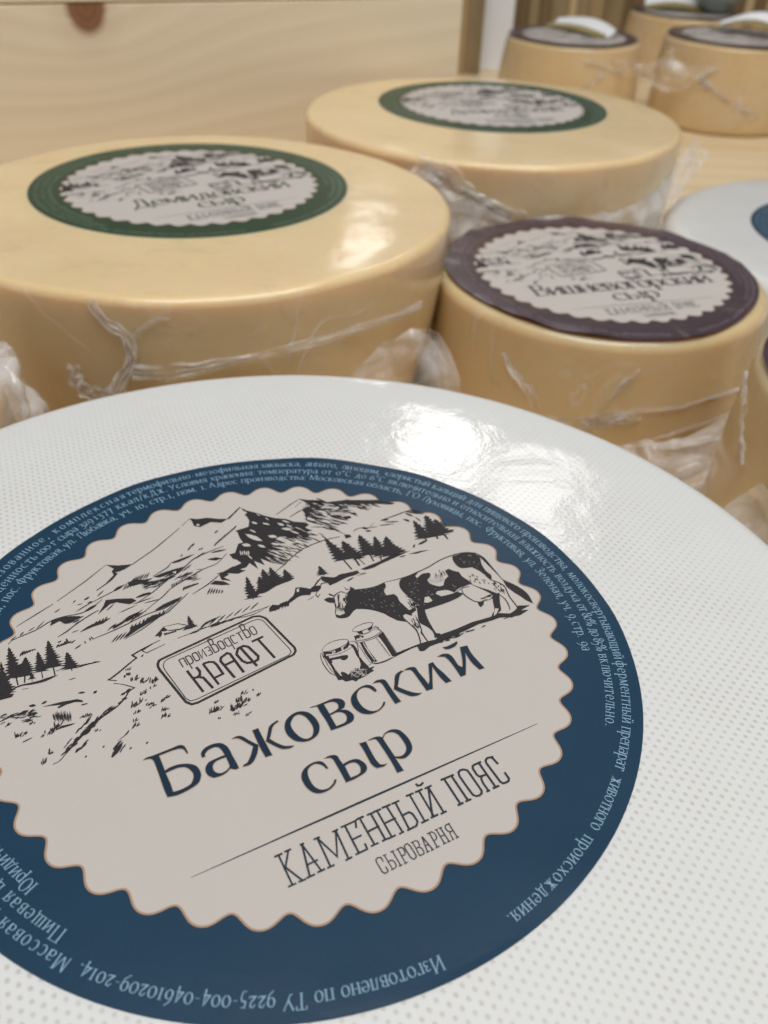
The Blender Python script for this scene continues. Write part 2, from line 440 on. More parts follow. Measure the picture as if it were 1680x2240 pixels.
# ------------------------------------------------------------------ flat print (label artwork, unit = label radius)
ART = {}
ART['land'] = """

F 339,1748 370,1684 433,1614 485,1541 548,1475 628,1422 671,1358 759,1303 770,1258 720,1240 763,1177 704,1181 784,1092 702,1132 716,1076 613,1159 552,1156 490,1219 438,1212 496,1118 420,1148 490,1058 396,1112 440,1034 350,1094 386,998 317,1063 348,954 277,1036 301,932 235,1026 235,934 177,1024 170,913 136,1013 92,974 46,974 -5,962 -47,972 -24,1009 26,1030 78,1039 60,1096 37,1120 29,1186 79,1184 109,1232 144,1284 185,1280 182,1351 193,1431 183,1456 242,1458 302,1459 340,1538 341,1597 333,1628 368,1654 346,1686
W76 346,1509 381,1454;W76 424,1453 470,1396;W84 536,1398 576,1336;W100 536,1314 610,1252;W163 240,1375 334,1222;W122 397,1268 464,1216;W120 164,1257 225,1204;W96 380,1168 452,1108;W80 275,1195 326,1130;W59 585,1417 637,1349
W34 427,1599 442,1548;W34 474,1515 488,1464;W58 294,1415 327,1349;W66 594,1252 642,1178;W47 156,1112 171,1042;W35 124,1190 107,1128;W35 136,1176 121,1121;W35 153,1176 136,1114;W35 165,1162 150,1106;W35 182,1161 164,1100
H27 604,1245 637,1207;H24 353,988 423,886;H27 708,1295 729,1213;H46 539,1024 575,963;H22 790,1128 826,1074;H39 452,1108 476,1061;H34 525,1263 564,1184;H35 269,1089 323,1026;H45 302,1006 369,875;H43 519,1255 556,1144
H46 332,1082 357,1031;H28 378,951 450,888;H50 536,1356 592,1239;H45 565,1297 620,1194;H34 567,1170 582,1110;H32 326,1038 362,962;H24 495,1014 549,946;H28 598,1199 629,1145;H40 424,1033 481,930;H33 445,1046 496,994
H39 615,1055 644,978;H42 463,994 521,894;H43 454,1090 499,1017;H44 556,1092 603,1051;H41 636,1133 709,1051;H39 495,1055 540,1004;H26 607,1276 646,1196;H37 560,1210 616,1108;H31 356,990 388,915;H20 308,1052 354,977
H32 586,1199 683,1123;H37 561,1344 633,1263;H37 646,1168 678,1113;H47 684,1298 744,1196;H31 497,1220 573,1086;H35 645,1265 709,1116;H34 563,1242 594,1160;H28 352,1156 402,1075;H24 362,962 401,896;H37 600,1124 668,1034
H36 720,1162 769,1100;H37 558,1223 626,1114;H37 258,1106 334,1020;H26 517,1237 580,1106;H32 393,1038 434,912;H24 388,1068 450,934;H36 537,1096 577,1046;H38 352,1050 419,939;H24 374,977 414,890;H35 565,1257 610,1143
H39 800,1088 822,1018;H35 559,1054 594,982;H30 390,1052 432,993;H23 335,1127 366,1076;H44 663,1243 699,1160;H30 647,1164 691,1106;H39 627,1197 703,1085;H35 702,1117 767,992;H21 589,1059 620,1007;H23 619,1135 679,1062
H28 526,1212 563,1141;H46 444,1182 474,1138;H24 331,1144 400,1043;H29 538,1269 574,1165;H42 647,1117 676,1066;H50 611,1394 667,1297;H35 586,1228 654,1096;H33 610,1376 648,1304;H29 409,1181 446,1137;H38 536,1100 575,1016
W21 491,1176 508,1143;W21 310,1077 351,1022;W17 511,1097 545,1040;W22 596,1350 622,1300;W27 461,971 504,926;W18 387,1004 422,975;W25 412,1086 448,1028;W23 679,1226 704,1176;W30 645,1284 688,1217;W31 539,1160 582,1109
W26 739,1078 746,1040;W20 582,1282 601,1237;W20 626,1170 652,1127;W25 590,1325 634,1267;W21 330,1106 363,1041;W22 553,1061 575,1028;W32 499,1209 533,1176;W24 478,1104 510,1046;W18 707,1171 736,1106;W20 418,1180 460,1117
W27 574,1308 623,1252;W26 590,1338 636,1296;W21 696,1126 717,1083;W20 376,1128 415,1072;W21 679,1108 727,1052;W19 435,1125 472,1051;L19 243,1022 406,911;L18 253,1004 402,901;L18 263,987 398,893;L18 273,970 395,884
L18 283,953 391,875;L18 293,936 387,866;C27 285,826 369,868 449,920 596,989 758,1014 828,1013 934,1001;L33 189,1628 275,1700 338,1746;L34 847,1638 745,1596 575,1514;L25 848,1592 763,1542;L29 868,1496 774,1474 667,1430
F 844,1643 894,1600 979,1552 1054,1485 1198,1449 1329,1385 1454,1328 1576,1211 1534,1212 1394,1298 1288,1304 1181,1393 1073,1391 1025,1469 966,1434 1119,1333 1092,1301 1019,1346 938,1421 886,1375 816,1383 774,1325 804,1424 802,1478 887,1491 890,1534 868,1590
H30 859,1549 914,1504;H58 782,1407 883,1298;H47 903,1134 960,1090;H26 891,1486 946,1450;H53 834,1334 900,1198;H30 925,1536 954,1480;H37 1030,1281 1071,1239;H45 1160,1258 1209,1221;H24 934,1196 1073,1132;H36 1037,1482 1103,1392
H44 1036,1372 1148,1290;H42 976,1401 1070,1277;H32 820,1408 856,1360;H43 819,1430 896,1259;H21 922,1121 998,991;H37 819,1518 879,1424;H41 1209,1438 1267,1344;H49 864,1532 916,1339;H46 1192,1425 1271,1362;H53 1312,1384 1338,1332
H29 762,1232 902,1162;H33 1098,1379 1148,1273;H37 1310,1335 1342,1282;H61 983,1588 1061,1442;H24 1228,1395 1324,1257;H51 913,1382 942,1290;H26 874,1339 900,1277;H59 1004,1300 1081,1208;H26 894,1311 980,1203;H52 1042,1286 1100,1166
H22 802,1390 849,1304;H58 962,1343 1038,1235;H60 978,1290 1088,1172;H25 994,1448 1132,1376;H54 1140,1292 1202,1186;H44 875,1427 948,1344;H27 912,1357 964,1278;H31 875,1210 958,1098;H38 977,1244 1072,1120;H45 936,1586 1011,1454
H24 842,1638 932,1496;H47 1223,1383 1323,1292;H49 1250,1309 1282,1258;H48 906,1570 974,1485;H31 765,1340 848,1223;H59 924,1470 979,1408;H47 980,1520 1046,1440;H42 1284,1320 1322,1262;H44 874,1469 993,1371;H36 1045,1475 1096,1408
H58 816,1300 846,1250;H31 970,1224 1069,1138;H38 1062,1363 1141,1247;H30 1457,1303 1507,1230;H33 839,1416 912,1320;H58 810,1394 907,1258;H26 1156,1433 1226,1338;H60 1095,1363 1173,1277;H47 1100,1373 1182,1329;H41 922,1583 1028,1453
H44 887,1223 974,1113;H51 906,1519 973,1387;H56 914,1529 979,1409;H43 841,1254 876,1200;H52 974,1378 1003,1312;H40 962,1271 1032,1160;H38 985,1389 1043,1301;H22 1372,1290 1444,1207;H31 1440,1307 1488,1265;H35 842,1196 923,1100
H45 1247,1322 1326,1217;H36 1083,1364 1166,1248;H22 861,1476 895,1426;H40 1364,1322 1434,1243;H56 1212,1458 1283,1345;H36 840,1432 889,1397;H51 883,1502 927,1418;H58 1072,1452 1174,1316;H23 1285,1293 1356,1226
H32 1132,1395 1180,1313;H45 894,1315 928,1261;H22 1080,1432 1140,1373;H59 868,1397 939,1302;H40 764,1360 850,1246;H31 1171,1381 1279,1282;H41 906,1159 939,1109;H37 858,1274 948,1172;H32 886,1163 977,1056;H59 1291,1353 1376,1257
H41 1289,1401 1359,1310;H49 1146,1395 1183,1348;H34 982,1407 1012,1348;H30 858,1442 911,1362;H54 939,1218 1004,1138;H42 834,1526 930,1408;W34 1028,1404 1080,1339;W25 1070,1331 1118,1298;W29 1044,1288 1088,1258
W23 1155,1318 1206,1260;W23 879,1417 932,1347;W32 888,1428 920,1402;W33 952,1488 995,1421;W41 951,1434 986,1408;W42 1014,1347 1065,1272;W37 1017,1319 1068,1261;W31 1118,1406 1153,1374;W28 969,1386 1022,1358;W27 837,1415 886,1360
W28 1091,1330 1163,1306;W42 1022,1368 1057,1336;W27 881,1464 912,1436;W25 981,1432 1006,1396;W38 1031,1467 1092,1400;W28 1293,1328 1327,1294;W29 923,1525 954,1499;W23 1044,1362 1089,1336;W30 995,1422 1032,1385
W29 1182,1368 1223,1325;W27 1285,1324 1335,1277;W35 995,1489 1048,1438;W34 983,1360 1014,1326;W37 1075,1298 1108,1228;W38 925,1516 963,1495;F 1082,1236 1138,1222 1138,1190 1092,1192;F 977,1005 1021,989 1017,952 964,957
C34 1342,1047 1488,1055 1614,1064 1695,1038 1730,979;H70 1601,1062 1732,962;H70 1587,1056 1626,970;H43 1635,966 1650,880;H86 1529,982 1565,921;H68 1342,1047 1418,1028;H38 1292,994 1430,952;H38 1357,1014 1480,963
C28 1065,1012 1124,1034 1202,1004 1277,984;H92 1152,1029 1195,990;H75 1156,976 1208,954;L29 1222,1012 1275,1040
F 826,582 820,715 740,730 786,741 740,769 785,780 755,806 791,819 754,845 789,858 769,882 795,898 774,921 796,938 782,960 799,978 795,999 804,1018 810,1037 820,1015 831,992 825,973 840,950 835,931 861,906 839,890 867,864 850,848 888,821 855,807 897,779 866,765 918,736 866,726 916,697 831,713 837,580
F 900,596 906,696 814,714 869,718 794,748 860,750 825,772 876,778 854,797 890,806 862,826 894,836 859,858 894,867 887,884 907,896 901,913 914,926 926,940 933,923 942,906 942,890 964,870 941,858 964,839 949,826 983,804 950,795 989,772 954,764 1000,740 952,734 996,710 956,702 1008,678 920,694 914,593
F 949,588 940,673 886,683 916,694 874,718 908,728 894,748 915,761 894,781 913,794 899,814 913,828 909,846 915,862 920,878 930,859 940,840 940,823 958,803 945,788 964,768 955,753 983,731 963,718 995,696 968,684 1003,661 947,672 957,586
F 1030,593 1042,680 933,701 998,704 955,731 1011,736 974,761 1022,768 995,792 1034,801 1010,824 1043,834 1021,857 1051,868 1035,890 1060,901 1059,921 1074,935 1086,952 1094,931 1104,913 1096,895 1115,875 1098,860 1124,838 1098,824 1131,802 1100,789 1140,765 1100,754 1147,730 1089,722 1129,698 1106,684 1173,656 1054,678 1042,591
F 1090,571 1110,632 1042,644 1086,650 1047,676 1094,681 1062,706 1106,712 1088,734 1123,741 1102,764 1135,772 1127,793 1152,803 1148,822 1167,833 1166,853 1181,865 1196,882 1196,862 1200,847 1192,829 1204,812 1190,796 1210,778 1183,764 1208,744 1175,732 1202,712 1165,701 1193,681 1156,670 1185,650 1158,637 1202,614 1120,630 1100,570
F 1173,576 1181,597 1074,617 1140,617 1121,640 1168,643 1122,672 1175,674 1141,700 1190,704 1182,725 1216,732 1195,755 1228,762 1216,784 1244,792 1247,812 1264,821 1282,839 1282,818 1287,804 1281,785 1298,770 1275,753 1299,736 1266,722 1295,704 1265,690 1307,670 1254,660 1296,639 1251,628 1305,606 1248,596 1313,572 1194,595 1186,574
F 1260,582 1260,594 1184,608 1229,611 1183,637 1229,640 1215,660 1244,666 1227,687 1250,694 1244,714 1258,722 1270,738 1281,718 1295,704 1288,687 1311,672 1295,656 1329,639 1301,626 1344,607 1310,596 1363,574 1270,592 1270,580
S 886,552 970,563 1076,572 1190,594 1336,577 1254,562 1079,540 990,523 906,534;H43 1111,562 1166,551;H43 1245,546 1306,544;H43 1330,548 1512,519;H43 1370,528 1465,530
F 1551,631 1557,675 1468,691 1522,699 1494,730 1537,740 1507,770 1546,781 1539,808 1564,822 1552,850 1573,864 1575,890 1587,907 1598,931 1602,904 1610,884 1605,859 1622,838 1609,814 1640,790 1606,770 1639,746 1604,727 1643,702 1611,683 1666,655 1568,673 1562,629
F 1646,616 1654,648 1499,677 1591,673 1553,700 1620,701 1574,730 1633,733 1579,763 1639,766 1604,793 1655,798 1632,823 1671,829 1659,853 1688,861 1677,885 1700,894 1693,917 1711,928 1728,946 1737,923 1750,907 1734,888 1753,871 1731,854 1755,836 1732,819 1768,798 1731,784 1773,763 1740,748 1803,723 1734,714 1800,690 1737,680 1814,653 1722,649 1788,624 1670,645 1663,613
F 1722,630 1726,652 1624,671 1686,672 1644,698 1698,700 1655,727 1706,730 1674,754 1718,759 1704,780 1735,787 1725,808 1747,816 1739,837 1757,846 1773,863 1781,842 1792,828 1782,810 1804,794 1788,778 1823,759 1782,747 1818,729 1780,716 1820,697 1790,684 1848,661 1782,654 1838,632 1740,650 1735,627
H100 1719,666 1844,656;H89 1464,618 1572,639;H56 1410,597 1443,637;H58 1736,658 1726,563
F 599,610 601,623 540,635 576,637 552,656 583,659 566,676 590,681 590,695 603,702 596,718 607,725 616,738 622,722 631,711 623,698 635,687 626,674 644,662 624,651 644,638 628,627 655,613 607,622 606,609
S 576,615 664,557 717,568 781,559 864,548 903,528 824,508 757,511 650,491 590,484 589,521 562,564;H44 726,468 804,488;L43 462,512 525,568 578,600;L28 487,486 548,534 589,521;Q 861,534 892,546 918,520 913,500 867,498
L29 836,494 911,487;S 342,579 386,564 439,517 475,534 524,518 521,491 479,461 431,478 410,453 337,476 239,441 220,458 297,510;P 339,552 364,561 347,520 330,522;L24 469,460 448,434 452,404 483,431;L24 370,406 425,425
S 74,455 111,478 146,454 187,467 247,458 210,415 160,426 119,413 58,416;H31 140,463 101,402;H31 165,462 126,402;H32 190,460 152,403;H32 214,459 177,404;H32 239,458 203,405;H31 160,426 227,475;H32 208,443 276,492;H32 257,460 324,510
H32 306,478 374,528;H32 355,495 424,546
F 0,600 2,614 -64,627 -23,631 -34,654 -6,661 -33,687 -3,693 -28,719 2,726 -16,750 11,758 8,780 25,789 20,812 34,822 35,843 44,854 53,874 55,852 59,839 53,818 63,804 48,785 60,770 49,750 68,734 43,718 62,702 47,683 78,665 38,652 65,635 41,618 79,599 10,612 8,599
F 97,650 99,659 32,672 72,673 59,692 88,696 72,715 97,720 87,738 107,743 88,763 110,768 108,785 122,792 122,808 132,816 142,830 144,814 149,803 144,788 154,776 142,762 157,750 137,737 154,725 136,712 158,698 137,686 168,671 131,662 162,647 106,658 104,649
F 166,687 167,697 100,710 140,712 120,732 151,735 120,757 153,761 125,782 157,786 146,804 168,809 153,829 173,834 162,853 179,860 182,876 190,884 198,900 201,882 207,871 204,855 216,843 203,829 219,816 204,803 225,789 204,776 230,762 201,752 226,737 202,726 232,710 202,700 236,684 176,696 175,685
F 234,696 235,706 151,722 200,722 179,741 214,743 195,762 223,766 184,789 220,791 213,808 234,813 211,833 234,838 232,854 245,861 244,877 252,885 259,900 264,882 271,872 265,857 277,846 269,832 288,819 270,806 292,793 273,781 303,766 277,756 316,740 277,731 317,715 276,707 319,690 244,704 243,694
F 328,694 328,700 283,709 311,711 278,730 311,732 298,748 322,751 315,766 332,770 319,786 336,791 334,804 344,810 354,822 357,808 362,799 358,786 370,776 362,765 382,753 361,744 385,731 363,722 393,709 358,702 387,689 335,699 334,692
S -4,659 111,630 216,663 341,673 385,688 284,716 140,701;F -103,1783 -47,1747 34,1728 112,1673 183,1638 119,1611 39,1660 -63,1632 -102,1672 -96,1740;P -81,1678 -59,1671 -57,1649 -80,1652;L37 335,1749 256,1686 178,1637
L32 -103,1783 -193,1716;C30 -218,1695 -409,1567 -500,1508 -668,1421 -700,1399
F -886,1490 -795,1438 -694,1406 -759,1376 -810,1364 -843,1370 -829,1344 -885,1291 -926,1266 -1022,1217 -1024,1225 -942,1269 -859,1344 -864,1390 -840,1416 -867,1462;L25 -886,1488 -1068,1368 -1313,1231
L23 -1345,1213 -1479,1154 -1631,1085;H28 -1358,1113 -1309,1138;C30 -1715,928 -1676,960 -1511,990 -1393,1039 -1290,1040 -1190,1023 -1104,1046 -1008,1106
F -1394,1036 -1321,1042 -1254,1022 -1197,993 -1226,975 -1262,954 -1314,968 -1344,1008 -1415,986;H25 -1279,992 -1234,995;H32 -1278,975 -1197,988;H24 -1324,963 -1282,960;H29 -1256,923 -1185,944;H36 -1283,980 -1232,994
H32 -1302,967 -1251,979;H30 -1276,971 -1207,972;H29 -1254,954 -1207,956;H21 -1242,965 -1193,986;H38 -1334,972 -1266,990;H24 -1255,986 -1172,984;H34 -1269,945 -1204,960;H33 -1315,966 -1266,954;H34 -1253,967 -1170,980
H30 -1628,974 -1591,1011;H30 -1567,999 -1512,1028;H30 -1509,1001 -1435,1060;H29 -1695,958 -1644,993;H31 -1224,1052 -1072,1111;H89 -1166,1024 -1059,1064;H35 -1122,1109 -1076,1113;H28 -1192,1123 -1151,1123;H28 -1216,1156 -1185,1188
H56 -1135,1156 -1086,1173;F -989,1083 -912,1061 -808,1014 -785,975 -840,958 -881,989 -922,1023 -970,1026 -1078,954 -1018,1030;H31 -1016,962 -940,1018;H78 -784,1009 -662,1018;H31 -946,901 -790,930;H35 -826,948 -655,958
H31 -750,923 -608,914;H32 -1038,1149 -972,1200;F -1244,824 -1174,859 -1114,874 -1050,874 -1001,876 -1074,841 -1138,841;H30 -1293,849 -1238,853;H34 -1126,860 -1098,891;H34 -1101,863 -1073,895;H34 -1076,866 -1048,898
H34 -1051,870 -1023,901;C26 -1390,848 -1327,872 -1238,923 -1130,973 -1060,997;H37 -971,785 -840,804;H35 -1065,752 -977,806;H41 -885,804 -827,824;H35 -898,794 -832,823;H37 -947,791 -845,830;H39 -912,815 -834,830
H29 -942,790 -826,823;H21 -1022,768 -902,815;H35 -878,809 -762,865;H39 -1038,777 -970,784;H36 -958,780 -846,836;H43 -920,787 -864,802;H39 -907,801 -819,834;H23 -854,838 -776,852;H38 -1028,751 -900,799;H23 -910,788 -851,808
H46 -908,824 -787,846;H33 -874,818 -749,833;H39 -917,794 -795,842;H36 -898,764 -809,831;H33 -929,787 -857,808;H27 -882,777 -779,832;H38 -1022,761 -964,782;H26 -926,806 -794,832;H36 -935,818 -802,819;H22 -912,784 -825,835
C26 -1176,716 -1046,732 -920,757 -762,796 -617,803 -522,837;F -965,622 -890,717 -817,719 -729,766 -650,753 -728,713 -864,666;H36 -914,690 -880,738;H36 -883,697 -850,744;H37 -852,703 -818,750;H37 -821,709 -787,757
H37 -790,716 -755,764;H37 -758,722 -724,770;H37 -727,728 -692,776;H37 -695,735 -660,783;H38 -663,741 -628,790;H35 -1068,618 -996,682;H36 -1040,619 -968,682;H36 -1011,620 -938,683;H36 -983,620 -910,683
C26 -974,614 -843,655 -710,718 -599,781 -477,870;H39 -1402,792 -1374,797;H39 -1376,755 -1338,785;H39 -1338,754 -1340,810;H32 -1325,741 -1282,762;H35 -1314,672 -1254,700;H29 -1232,726 -1228,693;H33 -1193,743 -1191,704
H33 -1180,749 -1171,707;F -412,1292 -308,1305 -218,1314 -277,1289 -365,1271 -408,1277;L29 -412,1294 -463,1244 -594,1191;F -596,1184 -522,1199 -413,1205 -378,1202 -424,1143 -480,1164 -552,1156;P -447,1169 -414,1172 -430,1139
F -788,1208 -725,1219 -674,1187 -600,1172 -658,1150 -711,1148 -744,1150 -793,1160;H26 -655,1102 -577,1115;H29 -654,1073 -577,1064;H39 -681,1132 -604,1136;H38 -626,1130 -556,1131;H29 -614,1120 -526,1134;H26 -697,1127 -601,1096
H36 -630,1103 -569,1106;H40 -666,1150 -582,1122;H27 -708,1122 -627,1121;H34 -645,1126 -574,1123;H36 -704,1091 -632,1098;H28 -676,1159 -617,1132;H24 -708,1141 -651,1146;H27 -662,1151 -584,1102;H30 -654,1108 -552,1118
H24 -659,1078 -590,1074;H27 -700,1073 -648,1081;H22 -694,1139 -640,1126;H33 -709,1104 -634,1100;H35 -689,1132 -585,1122;H35 -650,1102 -560,1086;H40 -704,1144 -629,1134;H33 -764,1202 -708,1247;H33 -742,1199 -687,1248
H33 -721,1196 -666,1250;H33 -700,1192 -644,1251;H33 -678,1189 -623,1252;H33 -657,1186 -602,1254;H36 -846,1136 -794,1188;H36 -820,1138 -768,1190;H36 -794,1139 -741,1191;H36 -768,1140 -715,1193
L28 -1092,1100 -1020,1126 -948,1146 -865,1174 -781,1204;H86 -921,1153 -818,1194;H64 -764,1020 -661,1010;H40 -609,1061 -508,1114;H39 -483,1145 -407,1187;H37 -379,1144 -278,1200;H36 -435,1147 -346,1188;H26 -588,1096 -502,1134
H20 -430,1172 -345,1205;H21 -421,1149 -328,1206;H25 -484,1157 -441,1164;H34 -515,1112 -405,1146;H19 -431,1179 -353,1206;H27 -510,1104 -432,1120;H23 -446,1135 -358,1172;H21 -471,1146 -428,1170;H38 -572,1114 -520,1131
H36 -484,1129 -405,1148;H34 -463,1127 -369,1163;H23 -541,1088 -458,1148;H39 -498,1107 -400,1157;H38 -564,1102 -482,1130;H37 -527,1144 -426,1156;H34 -513,1139 -412,1183;H33 -426,1162 -335,1198
C29 -803,943 -646,1016 -518,1095 -359,1178 -242,1257 -92,1291 26,1305;H62 -99,1271 31,1254;H54 -244,1250 -136,1298;C28 -828,796 -696,876 -583,943 -516,994 -386,1044 -232,1100 -96,1124 19,1209;H100 -150,1204 -36,1162
H48 -46,1340 8,1386;H48 -12,1362 43,1408;H48 22,1384 78,1430;H48 57,1406 113,1452;H49 92,1428 149,1475;H49 128,1450 184,1498;H50 164,1472 221,1520;H49 15,1497 59,1526;H47 -258,1374 -195,1438;H40 -208,1412 -172,1450
H35 -177,1341 -149,1367;H35 -158,1340 -129,1365;H35 -332,1324 -303,1356;F -694,814 -622,846 -540,860 -465,868 -508,830 -598,814 -676,806;L26 -412,886 -500,826 -608,752 -738,711;H32 -504,1002 -486,1044;H33 -487,1006 -470,1048
H33 -470,1011 -452,1052;H33 -453,1015 -435,1057;H33 -436,1020 -418,1061;H33 -418,1024 -400,1066;H47 -441,928 -414,972;H47 -424,931 -398,971;H47 -408,934 -382,970;H47 -391,937 -367,970;H47 -374,940 -351,969;H47 -357,944 -335,968
H47 -340,946 -320,968;H47 -323,950 -304,967;H31 -381,1032 -331,1038;H19 -468,1072 -382,1119;H21 -390,1087 -296,1094;H31 -418,1086 -326,1121;H27 -331,1067 -275,1061;H28 -314,1067 -232,1096;H20 -396,1053 -338,1066
H30 -366,1039 -278,1048;H33 -420,1086 -328,1105;H26 -273,1119 -223,1109;H30 -350,1006 -262,1007;H38 -434,1089 -376,1088;H24 -416,1069 -348,1077;H34 -368,1098 -296,1108;H30 -393,1086 -340,1089;H25 -415,1065 -368,1075
H38 -409,1044 -327,1053;H36 -358,1026 -283,1024;L28 -386,859 -243,915 -129,982;F -228,908 -184,930 -126,893 -93,834 -155,860;F -127,989 -97,996 -57,954 -110,936 -70,873 -134,919
F -148,1006 -84,1005 9,1034 13,994 75,941 7,930 -53,967;H40 -240,871 -290,804;H40 -226,858 -270,797;H40 -211,845 -250,790;H40 -196,832 -230,783;H40 -181,819 -210,775;H40 -166,806 -189,768;L23 -480,480 -318,462 -170,467 89,478
H33 -460,476 -371,528;H33 -396,480 -306,532;H34 -332,483 -240,536;H34 -266,487 -173,540;H34 -200,491 -106,544;H34 -134,495 -38,548;H34 -66,499 30,552;H30 -392,453 -318,471;H33 -391,454 -298,478;H31 -378,470 -305,489
H38 -242,456 -190,469;H31 -344,459 -254,481;H37 -384,476 -309,476;H42 -360,453 -298,464;H28 -236,466 -170,470;F -775,547 -690,615 -670,566 -691,565 -718,573 -717,551 -746,516 -749,539
L17 -690,615 -586,600 -527,548 -592,538 -670,564;L34 -671,561 -593,536 -530,540;H46 -703,549 -704,522;H46 -691,548 -691,522;H46 -679,546 -678,522;H46 -666,544 -664,522;H46 -654,542 -650,522;H46 -642,540 -637,522
H46 -629,539 -623,521;F -578,514 -540,540 -497,518 -467,520 -508,507
F -509,512 -508,516 -542,523 -522,525 -538,540 -519,542 -532,556 -516,558 -524,571 -511,575 -528,590 -512,592 -515,604 -505,608 -511,621 -502,626 -501,636 -496,642 -492,652 -490,641 -486,634 -489,623 -483,615 -490,606 -482,598 -488,588 -475,579 -489,570 -476,562 -490,553 -476,544 -485,535 -462,524 -482,517 -456,506 -504,515 -504,511
C23 -636,456 -530,462 -425,471 -322,470 -203,468 -76,444 67,473;H26 -457,487 -383,529;H26 -436,492 -361,532;H26 -414,497 -339,534;H26 -394,503 -317,537;H26 -372,508 -295,540;H26 -351,513 -273,543;H27 -279,464 -216,465
H36 -300,457 -236,473;H36 -350,468 -298,460;H34 -368,463 -321,477;H30 -257,462 -211,461;H36 -372,473 -306,470;H40 -264,460 -193,473;H29 -308,455 -230,472;H46 -554,458 -457,464
F -1727,509 -1726,585 -1814,603 -1763,605 -1788,626 -1751,630 -1800,656 -1756,660 -1788,682 -1750,687 -1770,707 -1742,714 -1776,737 -1744,743 -1754,762 -1734,770 -1754,791 -1734,799 -1749,819 -1731,828 -1734,846 -1724,857 -1729,874 -1722,886 -1716,902 -1710,884 -1704,869 -1708,853 -1697,838 -1704,823 -1690,807 -1702,793 -1683,776 -1696,762 -1669,744 -1701,734 -1680,717 -1693,704 -1661,684 -1688,674 -1650,654 -1690,646 -1653,626 -1684,616 -1640,594 -1688,589 -1649,568 -1716,583 -1718,507
F -1684,509 -1672,568 -1749,585 -1702,584 -1753,606 -1702,605 -1720,620 -1684,622 -1725,642 -1684,644 -1699,658 -1670,662 -1692,678 -1664,682 -1680,696 -1656,702 -1662,714 -1646,721 -1648,733 -1638,741 -1628,750 -1625,738 -1620,727 -1624,716 -1614,704 -1623,694 -1606,681 -1623,673 -1600,659 -1622,652 -1592,636 -1623,630 -1589,614 -1622,609 -1582,591 -1633,590 -1601,574 -1636,570 -1601,553 -1662,566 -1675,507
F -1840,436 -1839,443 -1885,453 -1856,458 -1875,484 -1849,490 -1870,516 -1844,522 -1862,548 -1837,555 -1858,582 -1833,588 -1846,613 -1825,621 -1830,644 -1815,654 -1820,677 -1807,687 -1808,710 -1799,721 -1801,744 -1793,755 -1784,776 -1784,753 -1782,740 -1784,718 -1774,703 -1789,683 -1781,669 -1792,649 -1779,634 -1790,614 -1768,597 -1798,581 -1780,565 -1798,547 -1776,530 -1802,514 -1776,496 -1800,480 -1767,460 -1805,447 -1772,428 -1832,441 -1833,435
F -1896,443 -1890,482 -1927,488 -1923,502 -1918,519 -1910,532 -1910,550 -1902,564 -1901,580 -1896,595 -1891,612 -1886,627 -1881,643 -1875,658 -1870,674 -1864,689 -1858,707 -1852,721 -1846,737 -1840,752 -1833,769 -1827,783 -1819,801 -1813,814 -1804,834 -1812,817 -1817,806 -1825,787 -1823,774 -1834,755 -1819,738 -1832,720 -1811,702 -1834,685 -1808,666 -1839,652 -1815,633 -1843,618 -1817,600 -1838,584 -1801,562 -1840,550 -1800,528 -1839,516 -1790,493 -1845,484 -1799,462 -1880,480 -1886,441
F -1812,443 -1809,466 -1862,477 -1830,480 -1862,503 -1829,506 -1848,526 -1820,530 -1845,552 -1818,556 -1838,576 -1813,582 -1829,601 -1807,607 -1810,624 -1797,632 -1797,648 -1790,657 -1783,672 -1778,655 -1771,643 -1778,628 -1766,615 -1774,600 -1756,586 -1779,574 -1762,560 -1776,547 -1752,532 -1770,520 -1736,502 -1773,494 -1739,476 -1774,468 -1737,450 -1801,464 -1804,442
F -1944,415 -1938,442 -1938,441 -1935,452 -1932,467 -1929,478 -1925,493 -1922,504 -1919,519 -1915,531 -1911,546 -1908,558 -1903,572 -1900,584 -1895,599 -1891,611 -1886,626 -1882,638 -1877,653 -1873,664 -1867,681 -1873,666 -1876,656 -1882,640 -1885,631 -1890,614 -1893,605 -1899,587 -1902,578 -1907,560 -1910,551 -1915,534 -1914,524 -1922,507 -1901,492 -1929,480 -1907,464 -1935,453 -1900,434 -1938,442 -1944,415
F -1567,495 -1562,561 -1614,572 -1583,576 -1615,595 -1582,599 -1612,618 -1580,622 -1592,636 -1570,642 -1592,659 -1569,666 -1576,680 -1561,687 -1574,702 -1559,710 -1568,724 -1555,733 -1556,746 -1549,756 -1543,767 -1540,754 -1536,742 -1538,730 -1529,717 -1537,706 -1526,692 -1536,682 -1521,668 -1532,658 -1510,642 -1533,635 -1509,619 -1530,611 -1500,594 -1530,588 -1499,571 -1533,566 -1503,549 -1555,560 -1560,493
F -1489,489 -1484,565 -1567,583 -1518,583 -1562,605 -1515,605 -1551,626 -1509,627 -1525,644 -1496,648 -1532,668 -1499,672 -1511,688 -1488,694 -1516,712 -1490,718 -1500,733 -1482,740 -1498,756 -1480,764 -1494,780 -1477,787 -1479,801 -1469,810 -1472,824 -1465,834 -1459,846 -1454,832 -1448,819 -1453,807 -1443,794 -1451,782 -1436,768 -1453,758 -1438,744 -1450,734 -1430,718 -1449,709 -1426,694 -1445,684 -1414,668 -1442,660 -1406,642 -1451,638 -1425,622 -1440,613 -1397,593 -1447,591 -1412,573 -1438,566 -1388,545 -1475,563 -1480,487
F -1634,495 -1631,521 -1659,527 -1642,531 -1644,539 -1634,544 -1638,553 -1631,559 -1631,567 -1627,574 -1623,580 -1620,572 -1615,563 -1618,556 -1610,547 -1618,541 -1609,531 -1616,525 -1600,514 -1628,520 -1630,495
